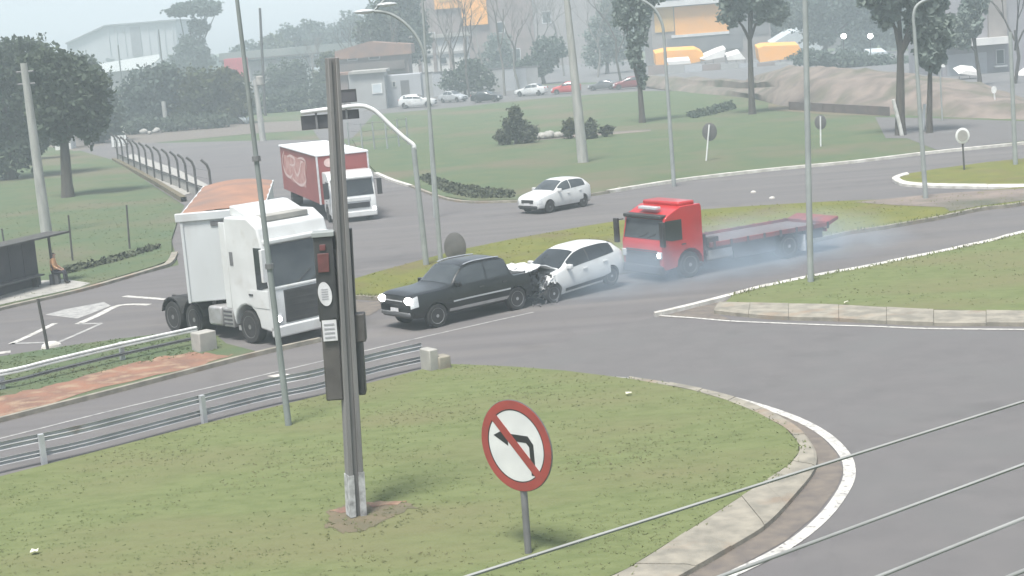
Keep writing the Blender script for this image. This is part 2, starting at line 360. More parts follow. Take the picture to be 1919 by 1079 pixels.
def kerb_stones(name, outer, inner, h, m, step=1.2):
    root = bpy.data.objects.new(name, None); COL.objects.link(root); struct(root)
    o = smooth_line([tuple(p) for p in W3(outer)], 8); i_ = smooth_line([tuple(p) for p in W3(inner)], 8)
    acc = 0; start = 0
    for k in range(1, len(o)):
        acc += (o[k] - o[k - 1]).length
        if acc >= step or k == len(o) - 1:
            mb = MB(); dz = rnd.uniform(-.012, .012); q = []
            for j in range(start, k + 1):
                a, b = o[j].copy(), i_[j].copy()
                if j == start and start: t = (o[j + 1] - o[j]).normalized() * .006; a += t; b += t
                if j == k: t = (o[j] - o[j - 1]).normalized() * -.006; a += t; b += t
                q.append([a + Vector((0, 0, -.03)), a + Vector((0, 0, h + dz - .03)), a.lerp(b, .15) + Vector((0, 0, h + dz)), b + Vector((0, 0, h + dz)), b + Vector((0, 0, -.03))])
            mb.grid(q); n5 = len(q)
            mb.add(q[0], [(0, 1, 2, 3, 4)]); mb.add(q[-1], [(4, 3, 2, 1, 0)])
            mb.build('kerb_stone', m, root); acc = 0; start = k
    return root

g = MB(); g.quad((-900, -60, -.03), (900, -60, -.03), (900, 2500, -.03), (-900, 2500, -.03)); struct(g.build('ground', M['grass_far']))
ROAD = [(-700, 760), (-150, 620), (0, 580), (150, 545), (335, 496), (318, 440), (346, 385), (215, 301), (150, 282), (210, 266), (300, 268), (520, 262), (640, 262), (680, 300), (690, 312), (705, 327), (735, 340), (770, 351), (830, 373), (880, 381), (960, 380),
        (1050, 375), (1120, 366), (1200, 352), (1300, 337), (1450, 320), (1600, 306), (1750, 288), (1919, 271), (2150, 245), (2400, 400), (2600, 1300), (1200, 1700), (-400, 1500), (-900, 1100)]
sheet('road', ROAD, 0.0, M['asphalt'])
# exit slip road, smoother surface
sheet('slip_road', [(900, 694), (1060, 640), (1225, 594), (1340, 606), (1500, 612), (1650, 617), (1919, 622), (2300, 640), (2600, 1300), (1400, 1350), (1500, 1022), (1590, 885), (1540, 812), (1400, 755), (1200, 714), (1050, 700)], .004, M['asphalt_new'])

# foreground island
K_out = [(1130, 1165), (1290, 1079), (1380, 1027), (1440, 988), (1490, 935), (1525, 890), (1531, 862), (1520, 836), (1495, 808), (1440, 775), (1380, 752), (1310, 735), (1240, 722), (1180, 713)]
K_in = [(1010, 1150), (1175, 1079), (1300, 1000), (1400, 935), (1445, 905), (1480, 880), (1498, 858), (1495, 838), (1472, 812), (1420, 783), (1365, 760), (1300, 741), (1235, 728), (1178, 718)]
ISL = K_in + [(1060, 703), (960, 695), (870, 691), (820, 690), (800, 698), (600, 750), (375, 805), (0, 903), (-300, 985), (-700, 1300), (900, 1300)]
_, ISLP = slab('traffic_island_lawn', ISL, -.02, .125, M['grass'])
kerb_stones('kerb', K_out, K_in, .13, M['kerb'], 1.1)
gut = K_out[::-1]
sheet('gutter', K_out + [(1310, 733), (1400, 757), (1480, 782), (1536, 815), (1568, 850), (1580, 882), (1568, 915), (1530, 965), (1470, 1015), (1385, 1062), (1290, 1110), (1130, 1180)], .008, M['gutter'])
paint('edge_line', [(1250, 1130), (1390, 1068), (1480, 1021), (1545, 968), (1584, 914), (1592, 880), (1580, 848), (1542, 812), (1482, 781), (1400, 754), (1310, 733), (1240, 721)], .235, z=.014, n=6)
paint('edge_line', [(1240, 721), (1180, 710), (1060, 701), (960, 693)], .13, M['paint_worn'], z=.014)
# right island
RI_top = [(2150, 385), (1919, 437), (1865, 452), (1815, 463), (1760, 475), (1690, 489), (1615, 504), (1540, 517), (1440, 538), (1370, 556)]
RI = [(1372, 562)] + [(x, y + 5) for x, y in RI_top[::-1]] + [(2300, 560), (2150, 596), (1919, 591), (1800, 589), (1700, 585), (1560, 577), (1450, 575), (1360, 573)]
_, RIP = slab('right_island_lawn', RI, -.02, .125, M['grass'])
kerb_stones('kerb', [(1338, 588), (1450, 599), (1560, 602), (1650, 607), (1750, 611), (1919, 612), (2150, 618)], [(1348, 573), (1450, 576), (1560, 578), (1650, 583), (1750, 588), (1919, 591), (2150, 596)], .135, M['kerb'], 1.3)
kerb_stones('kerb', [(x, y - 1) for x, y in RI_top] + [(1300, 573), (1225, 591)], [(x, y + 4) for x, y in RI_top] + [(1302, 577), (1228, 594)], .12, M['kerb_white'], 1.6)
sheet('gore', [(1235, 594), (1302, 577), (1372, 561), (1358, 574), (1340, 587), (1372, 600)], .008, M['gutter'])
paint('edge_line', [(1228, 591), (1300, 596), (1372, 602), (1440, 605), (1540, 609), (1640, 612), (1740, 616), (1919, 618), (2200, 622)], .14, z=.012)
# median
ME_top = [(640, 536), (700, 517), (740, 506), (850, 476), (960, 453), (1100, 428), (1200, 412), (1320, 397), (1420, 390), (1560, 382), (1700, 377), (1800, 366), (1950, 352)]
ME_bot = [(2050, 352), (1919, 384), (1840, 394), (1765, 410), (1715, 419), (1652, 430), (1590, 439), (1522, 454), (1400, 476), (1200, 508), (1000, 535), (900, 547), (800, 556), (720, 562), (668, 560)]
_, MEP = slab('median_lawn', ME_top + ME_bot, -.02, .125, M['grass_yellow'])
strip_kerb('kerb', ME_bot, .22, .14, M['kerb'])
sheet('worn_kerb_end', ragged([(655, 563), (690, 566), (722, 566), (716, 576), (690, 592), (668, 588)], 3, 3), .012, M['gutter'])
sheet('worn_soil', [(1600, 384), (1760, 368), (1919, 358), (1990, 350), (2020, 357), (1919, 381), (1840, 391), (1780, 402), (1770, 394), (1680, 390)], .135, M['dirt_pale'])
# small island at the right edge
SI = [(1674, 338), (1700, 329), (1760, 319), (1850, 307), (1960, 296), (2150, 285), (2150, 352), (1919, 353), (1740, 350), (1692, 346)]
_, SIP = slab('small_island_lawn', SI, -.02, .1, M['grass_yellow'])
kerb_stones('kerb', [(1700, 327), (1684, 331), (1672, 338), (1690, 348), (1740, 352), (1830, 354), (1919, 355), (2100, 355)], [(1704, 331), (1692, 334), (1686, 338), (1698, 344), (1742, 348), (1830, 350), (1919, 350), (2100, 350)], .15, M['kerb_white'], 2.4)
# verge with the dirt between the two carriageways at the left
VG = [(-400, 790), (-200, 728), (0, 674), (120, 655), (230, 640), (330, 628), (395, 625), (425, 650), (478, 664), (380, 691), (200, 738), (0, 789), (-200, 842), (-400, 895)]
_, VGP = slab('verge_lawn', VG, -.02, .11, M['grass_far'])
sheet('dirt_strip', ragged([(-400, 860), (-200, 808), (0, 753), (60, 738), (110, 724), (180, 708), (250, 690), (310, 674), (370, 667), (410, 672), (440, 672), (380, 688), (200, 735), (0, 786), (-200, 838), (-400, 890)], 4, 5), .118, M['dirt_red'])
strip_kerb('kerb', [(-400, 897), (-200, 844), (0, 791), (200, 740), (380, 693), (480, 667), (600, 640)], .16, .13, M['kerb'])
paint('edge_line', [(-200, 870), (0, 822), (240, 762), (480, 706), (640, 668), (800, 630), (1000, 585)], .1, M['paint_worn'])
# park grass at the left
PK = [(-800, 790), (-700, 640), (-200, 330), (-60, 300), (60, 292), (150, 284), (214, 302), (280, 345), (322, 378), (336, 400), (330, 425), (322, 450), (322, 475), (315, 492), (290, 502), (150, 544), (0, 578), (-150, 617)]
_, PKP = slab('park_lawn', PK, -.02, .1, M['grass_far'])
strip_kerb('kerb', [(-700, 762), (-150, 622), (0, 581), (150, 546), (292, 505), (318, 494), (328, 476)], .28, .11, M['kerb'])
sheet('bus_stop_pavement', [(-100, 578), (0, 553), (80, 530), (125, 528), (170, 535), (150, 543), (0, 576), (-100, 602)], .108, M['concrete'])
strip_kerb('kerb', [(214, 302), (280, 338), (345, 378)], .35, .3, M['dirt_brown'])
sheet('pavement', [(222, 298), (300, 340), (345, 366), (400, 352), (330, 316), (250, 288)], .03, M['concrete'])
# field beyond the far carriageway
FIELD_EDGE = [(680, 300), (690, 312), (705, 327), (735, 340), (770, 351), (830, 373), (880, 381), (960, 380), (1050, 375), (1120, 366), (1200, 352), (1300, 337), (1450, 320), (1600, 306), (1750, 288), (1919, 271), (2150, 245)]
FD = [(x, y - 3) for x, y in FIELD_EDGE] + [(2300, 190), (1900, 190), (1640, 185), (1400, 172), (1200, 172), (1000, 187), (850, 203), (700, 216), (660, 262)]
_, FDP = slab('field_lawn', FD, -.02, .1, M['grass_far'])
strip_kerb('kerb', [(1140, 361), (1200, 351), (1300, 336), (1450, 319), (1600, 305), (1750, 287), (1919, 270), (2150, 244)], .32, .14, M['kerb_white'])
strip_kerb('kerb', [(705, 326), (735, 339), (770, 350)], .28, .12, M['kerb_white'])
strip_kerb('kerb', [(770, 350), (830, 372), (880, 380), (960, 379), (1050, 374), (1140, 361)], .2, .11, M['kerb'])
sheet('car_park', [(600, 262), (660, 258), (700, 216), (850, 203), (1000, 187), (1200, 172), (1400, 172), (1400, 150), (1000, 160), (750, 185), (560, 205)], -.02, M['asphalt_new'])
sheet('footpath', [(980, 262), (1100, 252), (1220, 244), (1220, 248), (1100, 258), (980, 268)], .108, M['dirt_pale'])
# painted give-way marks on the left carriageway
for L_, w_ in (([(20, 645), (60, 627), (103, 606)], .24), ([(20, 644), (105, 641)], .2), ([(108, 642), (148, 625), (190, 606)], .16), ([(147, 607), (190, 606)], .2), ([(147, 607), (185, 590), (225, 572), (280, 571)], .3), ([(233, 555), (311, 561)], .28), ([(-20, 664), (20, 659)], .4)):
    paint('road_marking', L_, w_, M['paint_white'] if w_ > .21 else M['paint_worn'])
sheet('road_marking', [(85, 590), (120, 580), (195, 566), (208, 573), (170, 588), (145, 597)], .007, M['paint_worn'])
sheet('road_marking', [(500, 705), (530, 700), (568, 705), (540, 711)], .008, M['kerb_white'])
for L_ in ([(900, 575), (1200, 520), (1500, 463)], [(640, 690), (900, 627), (1200, 566)]):
    pass

# ------------------------------------------------------------------ grass tufts
def in_poly(P, x, y):
    c = np.zeros(len(x), bool); n = len(P)
    for i in range(n):
        x1, y1 = P[i][0], P[i][1]; x2, y2 = P[(i + 1) % n][0], P[(i + 1) % n][1]
        k = ((y1 > y) != (y2 > y)) & (x < (x2 - x1) * (y - y1) / (y2 - y1 + 1e-12) + x1); c ^= k
    return c
def tri_mesh(name, V, mats, parent=None, k=3, smooth=False):
    n = len(V); me = bpy.data.meshes.new(name)
    me.vertices.add(n * k); me.vertices.foreach_set("co", V.reshape(-1).astype(np.float32))
    me.loops.add(n * k); me.loops.foreach_set("vertex_index", np.arange(n * k, dtype=np.int32))
    me.polygons.add(n); me.polygons.foreach_set("loop_start", np.arange(0, n * k, k, dtype=np.int32))
    me.update(calc_edges=True)
    for m in (mats if isinstance(mats, (list, tuple)) else [mats]): me.materials.append(m)
    return link(name, me, parent)
def tufts(P, n, h, zb, m, ymax, xr=None, clump=.35):
    xs = [p[0] for p in P]; ys = [p[1] for p in P]
    x = R_.uniform(max(min(xs), -40), min(max(xs), 60), n * 3); y = R_.uniform(max(min(ys), 14), min(max(ys), ymax), n * 3)
    ok = in_poly(P, x, y)
    # keep what the lens could see, with a margin
    ok &= np.abs(x) < y * .42 + 4
    # uneven density
    ok &= (np.sin(x * .9 + 1.3 * np.sin(y * .7)) * np.sin(y * 1.1 + np.sin(x * .5)) + R_.uniform(-1.3, .9, n * 3)) < clump
    x, y = x[ok][:n], y[ok][:n]; N = len(x); out = []
    for b in range(3):
        a = R_.uniform(0, 6.283, N); hh = h * R_.uniform(.45, 1.2, N); w = hh * R_.uniform(.4, .9, N); ln = hh * R_.uniform(.8, 2.4, N); la = R_.uniform(0, 6.283, N)
        ox, oy = R_.uniform(-.04, .04, N), R_.uniform(-.04, .04, N)
        v = np.zeros((N, 3, 3)); v[:, 0] = np.stack([x + ox - np.cos(a) * w, y + oy - np.sin(a) * w, np.full(N, zb)], 1)
        v[:, 1] = np.stack([x + ox + np.cos(a) * w, y + oy + np.sin(a) * w, np.full(N, zb)], 1)
        v[:, 2] = np.stack([x + ox + np.cos(la) * ln, y + oy + np.sin(la) * ln, zb + hh], 1); out.append(v)
    o = tri_mesh('grass', np.concatenate(out), m); tag(o, kind='stuff'); return o
tufts(ISLP, 7500, .028, .122, M['blade'], 62, clump=-.35)
tufts(RIP, 1400, .036, .122, M['blade'], 90, clump=-.3)
tufts(MEP, 1500, .045, .122, M['blade_yellow'], 110)
tufts([(p.x, p.y) for p in W3([(-400, 790), (-200, 728), (0, 674), (120, 655), (230, 640), (330, 628), (395, 625), (425, 650), (400, 668), (250, 690), (0, 753), (-200, 808)])], 1300, .045, .108, M['blade_dark'], 62)
tufts(PKP, 2500, .04, .098, M['blade_dark'], 100)
for pl_, hh_, n_ in ((K_in, .06, 260), ([(x, y + 5) for x, y in RI_top], .12, 420), (ME_bot, .14, 700)):
    q_ = W3(pl_); line_ = smooth_line([tuple(p) for p in q_], 10); V_ = []
    for k_ in range(n_):
        i_ = rnd.randrange(len(line_) - 1); p_ = line_[i_].lerp(line_[i_ + 1], rnd.random()) + Vector((rnd.gauss(0, .10), rnd.gauss(0, .10), .11)); h_ = hh_ * rnd.uniform(.3, 1.1); a_ = rnd.uniform(0, 6.28); d_ = Vector((math.cos(a_), math.sin(a_), 0)) * .03
        V_.append([p_ - d_, p_ + d_, p_ + Vector((rnd.gauss(0, .05), rnd.gauss(0, .05), h_))])
    tag(tri_mesh('weeds', np.array([[tuple(v) for v in t] for t in V_]), M['blade']), kind='stuff')
# bare patch at the foot of the signal pole
sheet('bare_soil', ragged([(618, 972), (640, 957), (700, 950), (765, 952), (780, 962), (735, 982), (690, 1004), (640, 1012), (612, 998)], 5, 7), .132, M['dirt_brown'])
tufts([(p.x, p.y) for p in W3([(600, 1030), (600, 985), (640, 985), (790, 945), (800, 975), (700, 1025)])], 90, .03, .132, M['blade'], 62, clump=1)
sheet('bare_soil', ragged([(618, 971), (655, 960), (672, 966), (640, 974)], 4, 3), .138, M['dirt_red'])
sheet('bare_soil', ragged([(685, 955), (720, 951), (765, 951), (745, 958), (700, 962)], 4, 3), .138, M['dirt_red'])
# low leaf cover; the field edge strip is coloured dark for the ditch's shade
def cover(name, pts, n, h, leaf, m, zb=.08):
    P = [(p.x, p.y) for p in W3(pts)]; xs = [p[0] for p in P]; ys = [p[1] for p in P]
    x = R_.uniform(min(xs), max(xs), n * 4); y = R_.uniform(min(ys), max(ys), n * 4); ok = in_poly(P, x, y); x, y = x[ok][:n], y[ok][:n]
    z = zb + h * R_.uniform(0, 1, len(x)) ** 1.5
    return tri_mesh(name, leafquads(np.stack([x, y, z], 1), leaf), m, k=4)
def leafquads(C, size, flat=.5):
    N = len(C); a = R_.normal(size=(N, 3)); a /= np.linalg.norm(a, axis=1)[:, None]
    b = R_.normal(size=(N, 3)); b -= a * (a * b).sum(1)[:, None]; b /= np.linalg.norm(b, axis=1)[:, None]
    s = (size * R_.uniform(.5, 1.2, N))[:, None]; a = a * s; b = b * s * .7
    return np.stack([C - a, C - b, C + a, C + b], 1)
tag(cover('growth_and_shade', [(785, 338), (800, 330), (850, 348), (920, 358), (965, 362), (964, 374), (890, 376), (835, 364)], 2000, .14, .12, M['shrub_dark']), kind='stuff')  # dark leaves standing in for the shaded strip along the kerb
tag(cover('growth_and_shade', [(1285, 219), (1330, 207), (1370, 196), (1380, 206), (1330, 219), (1300, 224)], 1200, .35, .18, M['leaf_dark']), kind='stuff')
tag(cover('growth_and_shade', [(120, 510), (210, 490), (300, 465), (300, 470), (210, 497), (125, 518)], 700, .22, .12, M['shrub_dark']), kind='stuff')

# ------------------------------------------------------------------ cars
def pchip(X, Y, x):
    X = np.array(X, float); Y = np.array(Y, float); h = np.diff(X); d = np.diff(Y) / h; n = len(X); m = np.zeros(n)
    for i in range(1, n - 1):
        if d[i - 1] * d[i] > 0:
            w1, w2 = 2 * h[i] + h[i - 1], h[i] + 2 * h[i - 1]; m[i] = (w1 + w2) / (w1 / d[i - 1] + w2 / d[i])
    m[0], m[-1] = d[0], d[-1]
    i = int(np.clip(np.searchsorted(X, x) - 1, 0, n - 2)); t = (x - X[i]) / h[i]
    return (2 * t ** 3 - 3 * t ** 2 + 1) * Y[i] + (t ** 3 - 2 * t ** 2 + t) * h[i] * m[i] + (-2 * t ** 3 + 3 * t ** 2) * Y[i + 1] + (t ** 3 - t ** 2) * h[i] * m[i + 1]

CARS = {
 'hatch': dict(st=[(2.0, .30, .52, .60, .55, .62, .50), (1.94, .22, .66, .74, .70, .76, .62), (1.7, .19, .78, .86, .77, .84, .70), (1.25, .18, .86, .96, .79, .87, .75), (.88, .18, .90, 1.03, .80, .87, .75), (.4, .18, .93, 1.30, .80, .87, .67),
        (.05, .18, .95, 1.45, .80, .87, .62), (-.4, .18, .97, 1.51, .80, .87, .60), (-.95, .18, 1.0, 1.50, .80, .87, .59), (-1.4, .2, 1.03, 1.44, .79, .86, .58), (-1.62, .22, 1.05, 1.36, .78, .85, .59), (-1.84, .27, 1.0, 1.07, .74, .81, .68), (-1.93, .33, .8, .86, .64, .72, .62)],
        ax=(1.24, -1.24), wr=.31, glass=dict(wind=(.84, .09), side=[(.52, -.33), (-.38, -1.42)], rear=(-1.46, -1.82)), doors=[(.82, -.34), (-.38, -1.22)], y=.76),
 'sedan': dict(st=[(2.15, .30, .52, .58, .55, .64, .50), (2.08, .22, .64, .71, .70, .78, .64), (1.8, .19, .74, .81, .78, .86, .72), (1.3, .18, .82, .9, .80, .88, .76), (.92, .18, .87, .98, .81, .88, .76), (.45, .18, .9, 1.22, .81, .88, .68),
        (.05, .18, .92, 1.38, .81, .88, .62), (-.4, .18, .93, 1.44, .81, .88, .6), (-.9, .18, .95, 1.41, .81, .88, .6), (-1.25, .19, .97, 1.27, .80, .87, .63), (-1.6, .2, .96, 1.06, .80, .87, .7), (-2.05, .24, .93, 1.0, .77, .83, .7), (-2.2, .32, .74, .8, .66, .74, .62)],
        ax=(1.35, -1.3), wr=.31, glass=dict(wind=(.86, .09), side=[(.52, -.33), (-.38, -1.2)], rear=(-1.0, -1.55)), doors=[(.84, -.34), (-.38, -1.25)], y=.77),
 'pickup': dict(st=[(2.48, .48, .84, .97, .66, .76, .66), (2.42, .40, .97, 1.09, .79, .87, .76), (2.1, .36, 1.05, 1.17, .84, .92, .82), (1.3, .34, 1.07, 1.2, .84, .92, .82), (1.02, .33, 1.09, 1.25, .84, .92, .82), (.62, .33, 1.11, 1.56, .84, .92, .74),
        (.36, .33, 1.12, 1.74, .84, .92, .70), (-.2, .33, 1.13, 1.81, .84, .92, .68), (-1.0, .33, 1.14, 1.80, .84, .92, .68), (-1.28, .34, 1.14, 1.72, .84, .92, .69), (-1.45, .35, 1.12, 1.2, .84, .92, .84), (-1.5, .35, 1.1, 1.13, .84, .92, .86), (-2.6, .4, 1.1, 1.13, .83, .91, .86), (-2.7, .45, 1.06, 1.09, .8, .88, .83)],
        ax=(1.58, -1.55), wr=.37, glass=dict(wind=(.98, .4), side=[(.74, -.38), (-.43, -1.26)], rear=(-1.3, -1.43)), doors=[(1.0, -.38), (-.43, -1.3)], y=.8)}
def section(st, x):
    zb, zl, zt, wb, ws, wr = [pchip([s[0] for s in st[::-1]], [s[k] for s in st[::-1]], x) for k in range(1, 7)]
    hgt = zl - zb; g_ = max(zt - zl, .02)
    return [(0, zb), (wb * .85, zb), (wb, zb + .05), (ws * .99, zb + .32 * hgt), (ws, zb + .62 * hgt), (ws * .965, zl), ((ws * .965 + wr) / 2 + .03 * min(1, g_ * 2), zl + g_ * .5), (wr, zt - min(.07, g_ * .35)), (wr * .86, zt - min(.022, g_ * .1)), (wr * .5, zt), (0, zt + .006)]
def surf(st, x, t, side=1):
    s = section(st, x); t = max(0, min(10, t)); i = min(int(t), 9); u = t - i
    a, b, c, d = s[max(i - 1, 0)], s[i], s[i + 1], s[min(i + 2, 10)]
    f = lambda k: .5 * ((2 * b[k]) + (c[k] - a[k]) * u + (2 * a[k] - 5 * b[k] + 4 * c[k] - d[k]) * u * u + (3 * b[k] - a[k] - 3 * c[k] + d[k]) * u ** 3)
    return Vector((x, side * f(0), f(1)))
def surf_off(st, x, t, side, off):
    e = .015
    p = surf(st, x, t, side); dx = surf(st, x + e, t, side) - surf(st, x - e, t, side); dt = surf(st, x, min(t + .08, 10), side) - surf(st, x, max(t - .08, 0), side)
    n = dt.cross(dx) if side > 0 else dx.cross(dt)
    if n.length < 1e-9: return p
    n.normalize()
    c = Vector((0, 0, .7))
    if n.dot(p - Vector((p.x, 0, .7))) < 0: n = -n
    return p + n * off
_body = {}
def body_mesh(kind, deform=None):
    key = (kind, deform)
    if key in _body: return _body[key]
    c = CARS[kind]; st = c['st']; xs = np.unique(np.concatenate([np.linspace(st[-1][0], st[0][0], 46), [s[0] for s in st]]))[::-1]
    ts = np.linspace(0, 10, 31); rows = []
    for x in xs:
        r = [surf(st, x, t, 1) for t in ts]; l = [surf(st, x, t, -1) for t in ts[1:-1]]
        rows.append(r + l[::-1])
    n = len(rows[0]); mb = MB(); fs = []
    for i in range(len(rows) - 1):
        for k in range(n): fs.append((i * n + k, (i + 1) * n + k, (i + 1) * n + (k + 1) % n, i * n + (k + 1) % n))
    fs.append(tuple(range(n))); fs.append(tuple(range((len(rows) - 1) * n, len(rows) * n))[::-1])
    mb.add([p for r in rows for p in r], fs)
    b = mb.build('tmp_body', M['white_paint'])
    cut = MB()
    for ax in c['ax']:
        for s in (-1, 1):
            cut.lathe([(c['wr'] + .055, s * .5), (c['wr'] + .055, s * 1.2)], 28, Matrix.Translation((ax, 0, c['wr'])))
    co = cut.build('tmp_cut', M['plastic'])
    import bmesh
    bm = bmesh.new(); bm.from_mesh(co.data); bmesh.ops.recalc_face_normals(bm, faces=bm.faces); bm.to_mesh(co.data); bm.free()
    bm = bmesh.new(); bm.from_mesh(b.data); bmesh.ops.recalc_face_normals(bm, faces=bm.faces); bm.to_mesh(b.data); bm.free()
    md = b.modifiers.new('cut', 'BOOLEAN'); md.operation = 'DIFFERENCE'; md.object = co; md.solver = 'EXACT'
    bpy.context.view_layer.update()
    me = bpy.data.meshes.new_from_object(b.evaluated_get(bpy.context.evaluated_depsgraph_get()))
    bpy.data.objects.remove(b); bpy.data.objects.remove(co)
    r = random.Random(3)
    if deform == 'front':
        for v in me.vertices:
            if v.co.x > 1.0:
                k = (v.co.x - 1.0); v.co.x = 1.0 + k * .55 + r.uniform(-.05, .05) * min(1, k * 3)
                v.co.z += r.uniform(-.06, .05) * min(1, k * 3) - (k * .12 if v.co.z > .6 else 0); v.co.y += r.uniform(-.04, .04) * min(1, k * 3)
    if deform == 'rear':
        for v in me.vertices:
            if v.co.x < -2.0:
                k = -2.0 - v.co.x; v.co.x = -2.0 - k * .72 + r.uniform(-.07, .07) * min(1, k * 3)
                v.co.z += r.uniform(-.09, .07) * min(1, k * 3); v.co.y += r.uniform(-.06, .06) * min(1, k * 3)
    me.polygons.foreach_set("use_smooth", [True] * len(me.polygons)); me.set_sharp_from_angle(angle=rad(38))
    _body[key] = me; return me
def patch(st, xa, xb, ta, tb, off, nx=8, nt=6, both=False, side=1):
    mb = MB()
    if both:
        ts = list(np.linspace(ta, 10, nt)); P = []
        for x in np.linspace(xa, xb, nx):
            P.append([surf_off(st, x, t, 1, off) for t in ts] + [surf_off(st, x, t, -1, off) for t in ts[:-1][::-1]])
        mb.grid(P)
    else:
        mb.grid([[surf_off(st, x, t, side, off) for t in np.linspace(ta, tb, nt)] for x in np.linspace(xa, xb, nx)])
    return mb
def wheel(parent, x, y, r, w, rimm, spokes=5, name='wheel'):
    s = 1 if y > 0 else -1
    T = Matrix.Translation((x, y, r))
    mb = MB(); mb.lathe([(r * .62, -w / 2), (r * .93, -w / 2), (r, -w / 2 + w * .15), (r, w / 2 - w * .15), (r * .93, w / 2), (r * .62, w / 2)], 26, T)
    wh = mb.build(name, M['rubber'], parent, smooth=40)
    mb = MB(); h = s * (w / 2 + .006)
    mb.lathe([(r * .64, h - s * .05), (r * .66, h), (r * .58, h - s * .02), (r * .56, h - s * .045)], 26, T)
    mb.lathe([(r * .6, h - s * .06), (.06, h - s * .045)], 20, T, 1)
    mb.lathe([(r * .16, h - s * .05), (r * .14, h + s * .002)], 12, T)
    for k in range(spokes):
        a = 2 * math.pi * k / spokes; Rm = T @ Matrix.Rotation(a, 4, 'Y')
        mb.box(r * .1, r * .6, min(h - s * .04, h - s * .008), max(h - s * .04, h - s * .008), -r * .07, r * .07, 0, Rm)
    mb.build('rim', [rimm, M['rubber']], wh, smooth=40)
    return wh
def car(name, label, cat, loc, rz, kind='hatch', paint_m='white_paint', scale=(1, 1, 1), lights=False, deform=None, rim='rim', group=None, rails=False, tilt=None, glass='glass', cladding=False, parts='full'):
    c = CARS[kind]; st = c['st']
    root = thing(name, label, cat, loc, rz, group, tilt); root.scale = scale
    pm = M[paint_m]
    me = body_mesh(kind, deform).copy(); me.materials.clear(); me.materials.append(pm); me.materials.append(M['plastic'])
    try:
        mi = np.zeros(len(me.polygons), np.int32)
        for p in me.polygons:
            q = p.center
            for ax in c['ax']:
                if math.hypot(q.x - ax, q.z - c['wr']) < c['wr'] + .052 and abs(q.y) < c['y'] + .2 and abs(q.y) > .45 and q.z > st[5][1] + .02: mi[p.index] = 1
            if cladding and q.z < .30: mi[p.index] = 1
        me.polygons.foreach_set("material_index", mi)
    except Exception: pass
    b = link('body', me, root)
    gl = M[glass]; w = c['glass']['wind']
    patch(st, w[0], w[1], 7.25, 10, .008, 8, 7, True).build('windshield', gl, root, smooth=60)
    for s in (1, -1):
        for a, e in c['glass']['side']:
            patch(st, a, e, 5.2, 6.85, .008, 9, 6, side=s).build('side_window', gl, root, smooth=60)
        for a, e in c['doors']:
            d = patch(st, a, e, 2.3, 5.02, .006, 10, 8, side=s).build('door', pm, root, smooth=60)
            hx = e + .12; hp = surf_off(st, hx + .08, 4.55, s, .02)
            MB().box(hp.x - .09, hp.x + .09, hp.y - .02, hp.y + .02, hp.z - .015, hp.z + .02).build('handle', pm if paint_m != 'black_paint' else M['plastic'], d)
        mp_ = surf(st, c['glass']['side'][0][0] + .02, 5.3, s)
        MB().box(mp_.x - .06, mp_.x + .06, mp_.y + (0 if s > 0 else -.22), mp_.y + (.22 if s > 0 else 0), mp_.z - .02, mp_.z + .13).build('mirror', pm, root, bevel=.03)
        if rails:
            xs = np.linspace(w[1] - .1, -1.1, 8)
            MB().path([surf_off(st, x, 7.5, s, .035) for x in xs], .022, 6).build('roof_rail', M['chrome'], root, smooth=60)
    w = c['glass']['rear']
    patch(st, w[0], w[1], 7.4, 10, .008, 6, 7, True).build('rear_window', gl, root, smooth=60)
    nose, tail = st[0][0], st[-1][0]
    zh = (st[1][2] + st[2][2]) / 2 - .06; wd = st[1][5]
    if deform != 'front':
        for s in (1, -1):
            mb = MB(); mb.grid([[surf_off(st, x, t, s, .012) for t in np.linspace(3.9, 5.6, 5)] for x in np.linspace(nose - .02, nose - .24, 5)])
            h = mb.build('headlight', M['lamp_off'], root, smooth=60)
            if lights: MB().sphere((nose - .02, s * wd * .80, zh), (.08, .19, .12)).build('bulb', M['lamp_on'], h, smooth=60)
        zg = st[1][1]
        MB().box(nose - .03, nose + .025, -wd * .55, wd * .55, zh - .14, zh + .02).build('grille', M['plastic'], root, bevel=.015)
        MB().box(nose - .12, nose + .03, -wd * .88, wd * .88, zg + .06, zg + .19).build('bumper', M['plastic'] if kind != 'pickup' else M['grey_paint'], root, bevel=.04)
        MB().box(nose + .031, nose + .042, -.2, .2, zg + .2, zg + .31).build('number_plate', M['label_white'], root)
        if kind == 'pickup': MB().box(nose + .026, nose + .04, -wd * .5, wd * .5, zh - .03, zh).build('chrome_bar', M['lamp_off'], root)
    for s in (1, -1):
        MB().box(tail - .02, tail + .1, s * .52 - .12, s * .52 + .12, st[-2][2] - .12, st[-2][2] + .04).build('tail_light', M['tail'], root, bevel=.02)
    MB().box(tail - .03, tail + .12, -.68, .68, st[-1][1] - .02, st[-1][1] + .16).build('bumper', pm if kind != 'pickup' else M['plastic'], root, bevel=.04)
    for ax in c['ax']:
        for s in (1, -1): wheel(root, ax, s * (c['y'] + .0), c['wr'], .2 if kind != 'pickup' else .24, M[rim])
    return root
def heading(front, rear):
    f, r = G(*front), G(*rear); return math.atan2(f.y - r.y, f.x - r.x), (f + r) / 2, (f - r).length
def place_by_wheels(front, rear, track, side, axles, scale=1.0):
    """origin so that the near wheel contacts lie at the two photo points; side=+1 if the near side is the vehicle's left"""
    h, mid, L = heading(front, rear)
    n = Vector((-math.sin(h), math.cos(h), 0)) * side
    x0 = (axles[0] + axles[1]) / 2 * scale
    return mid - n * track * scale - Vector((math.cos(h), math.sin(h), 0)) * x0, h, L

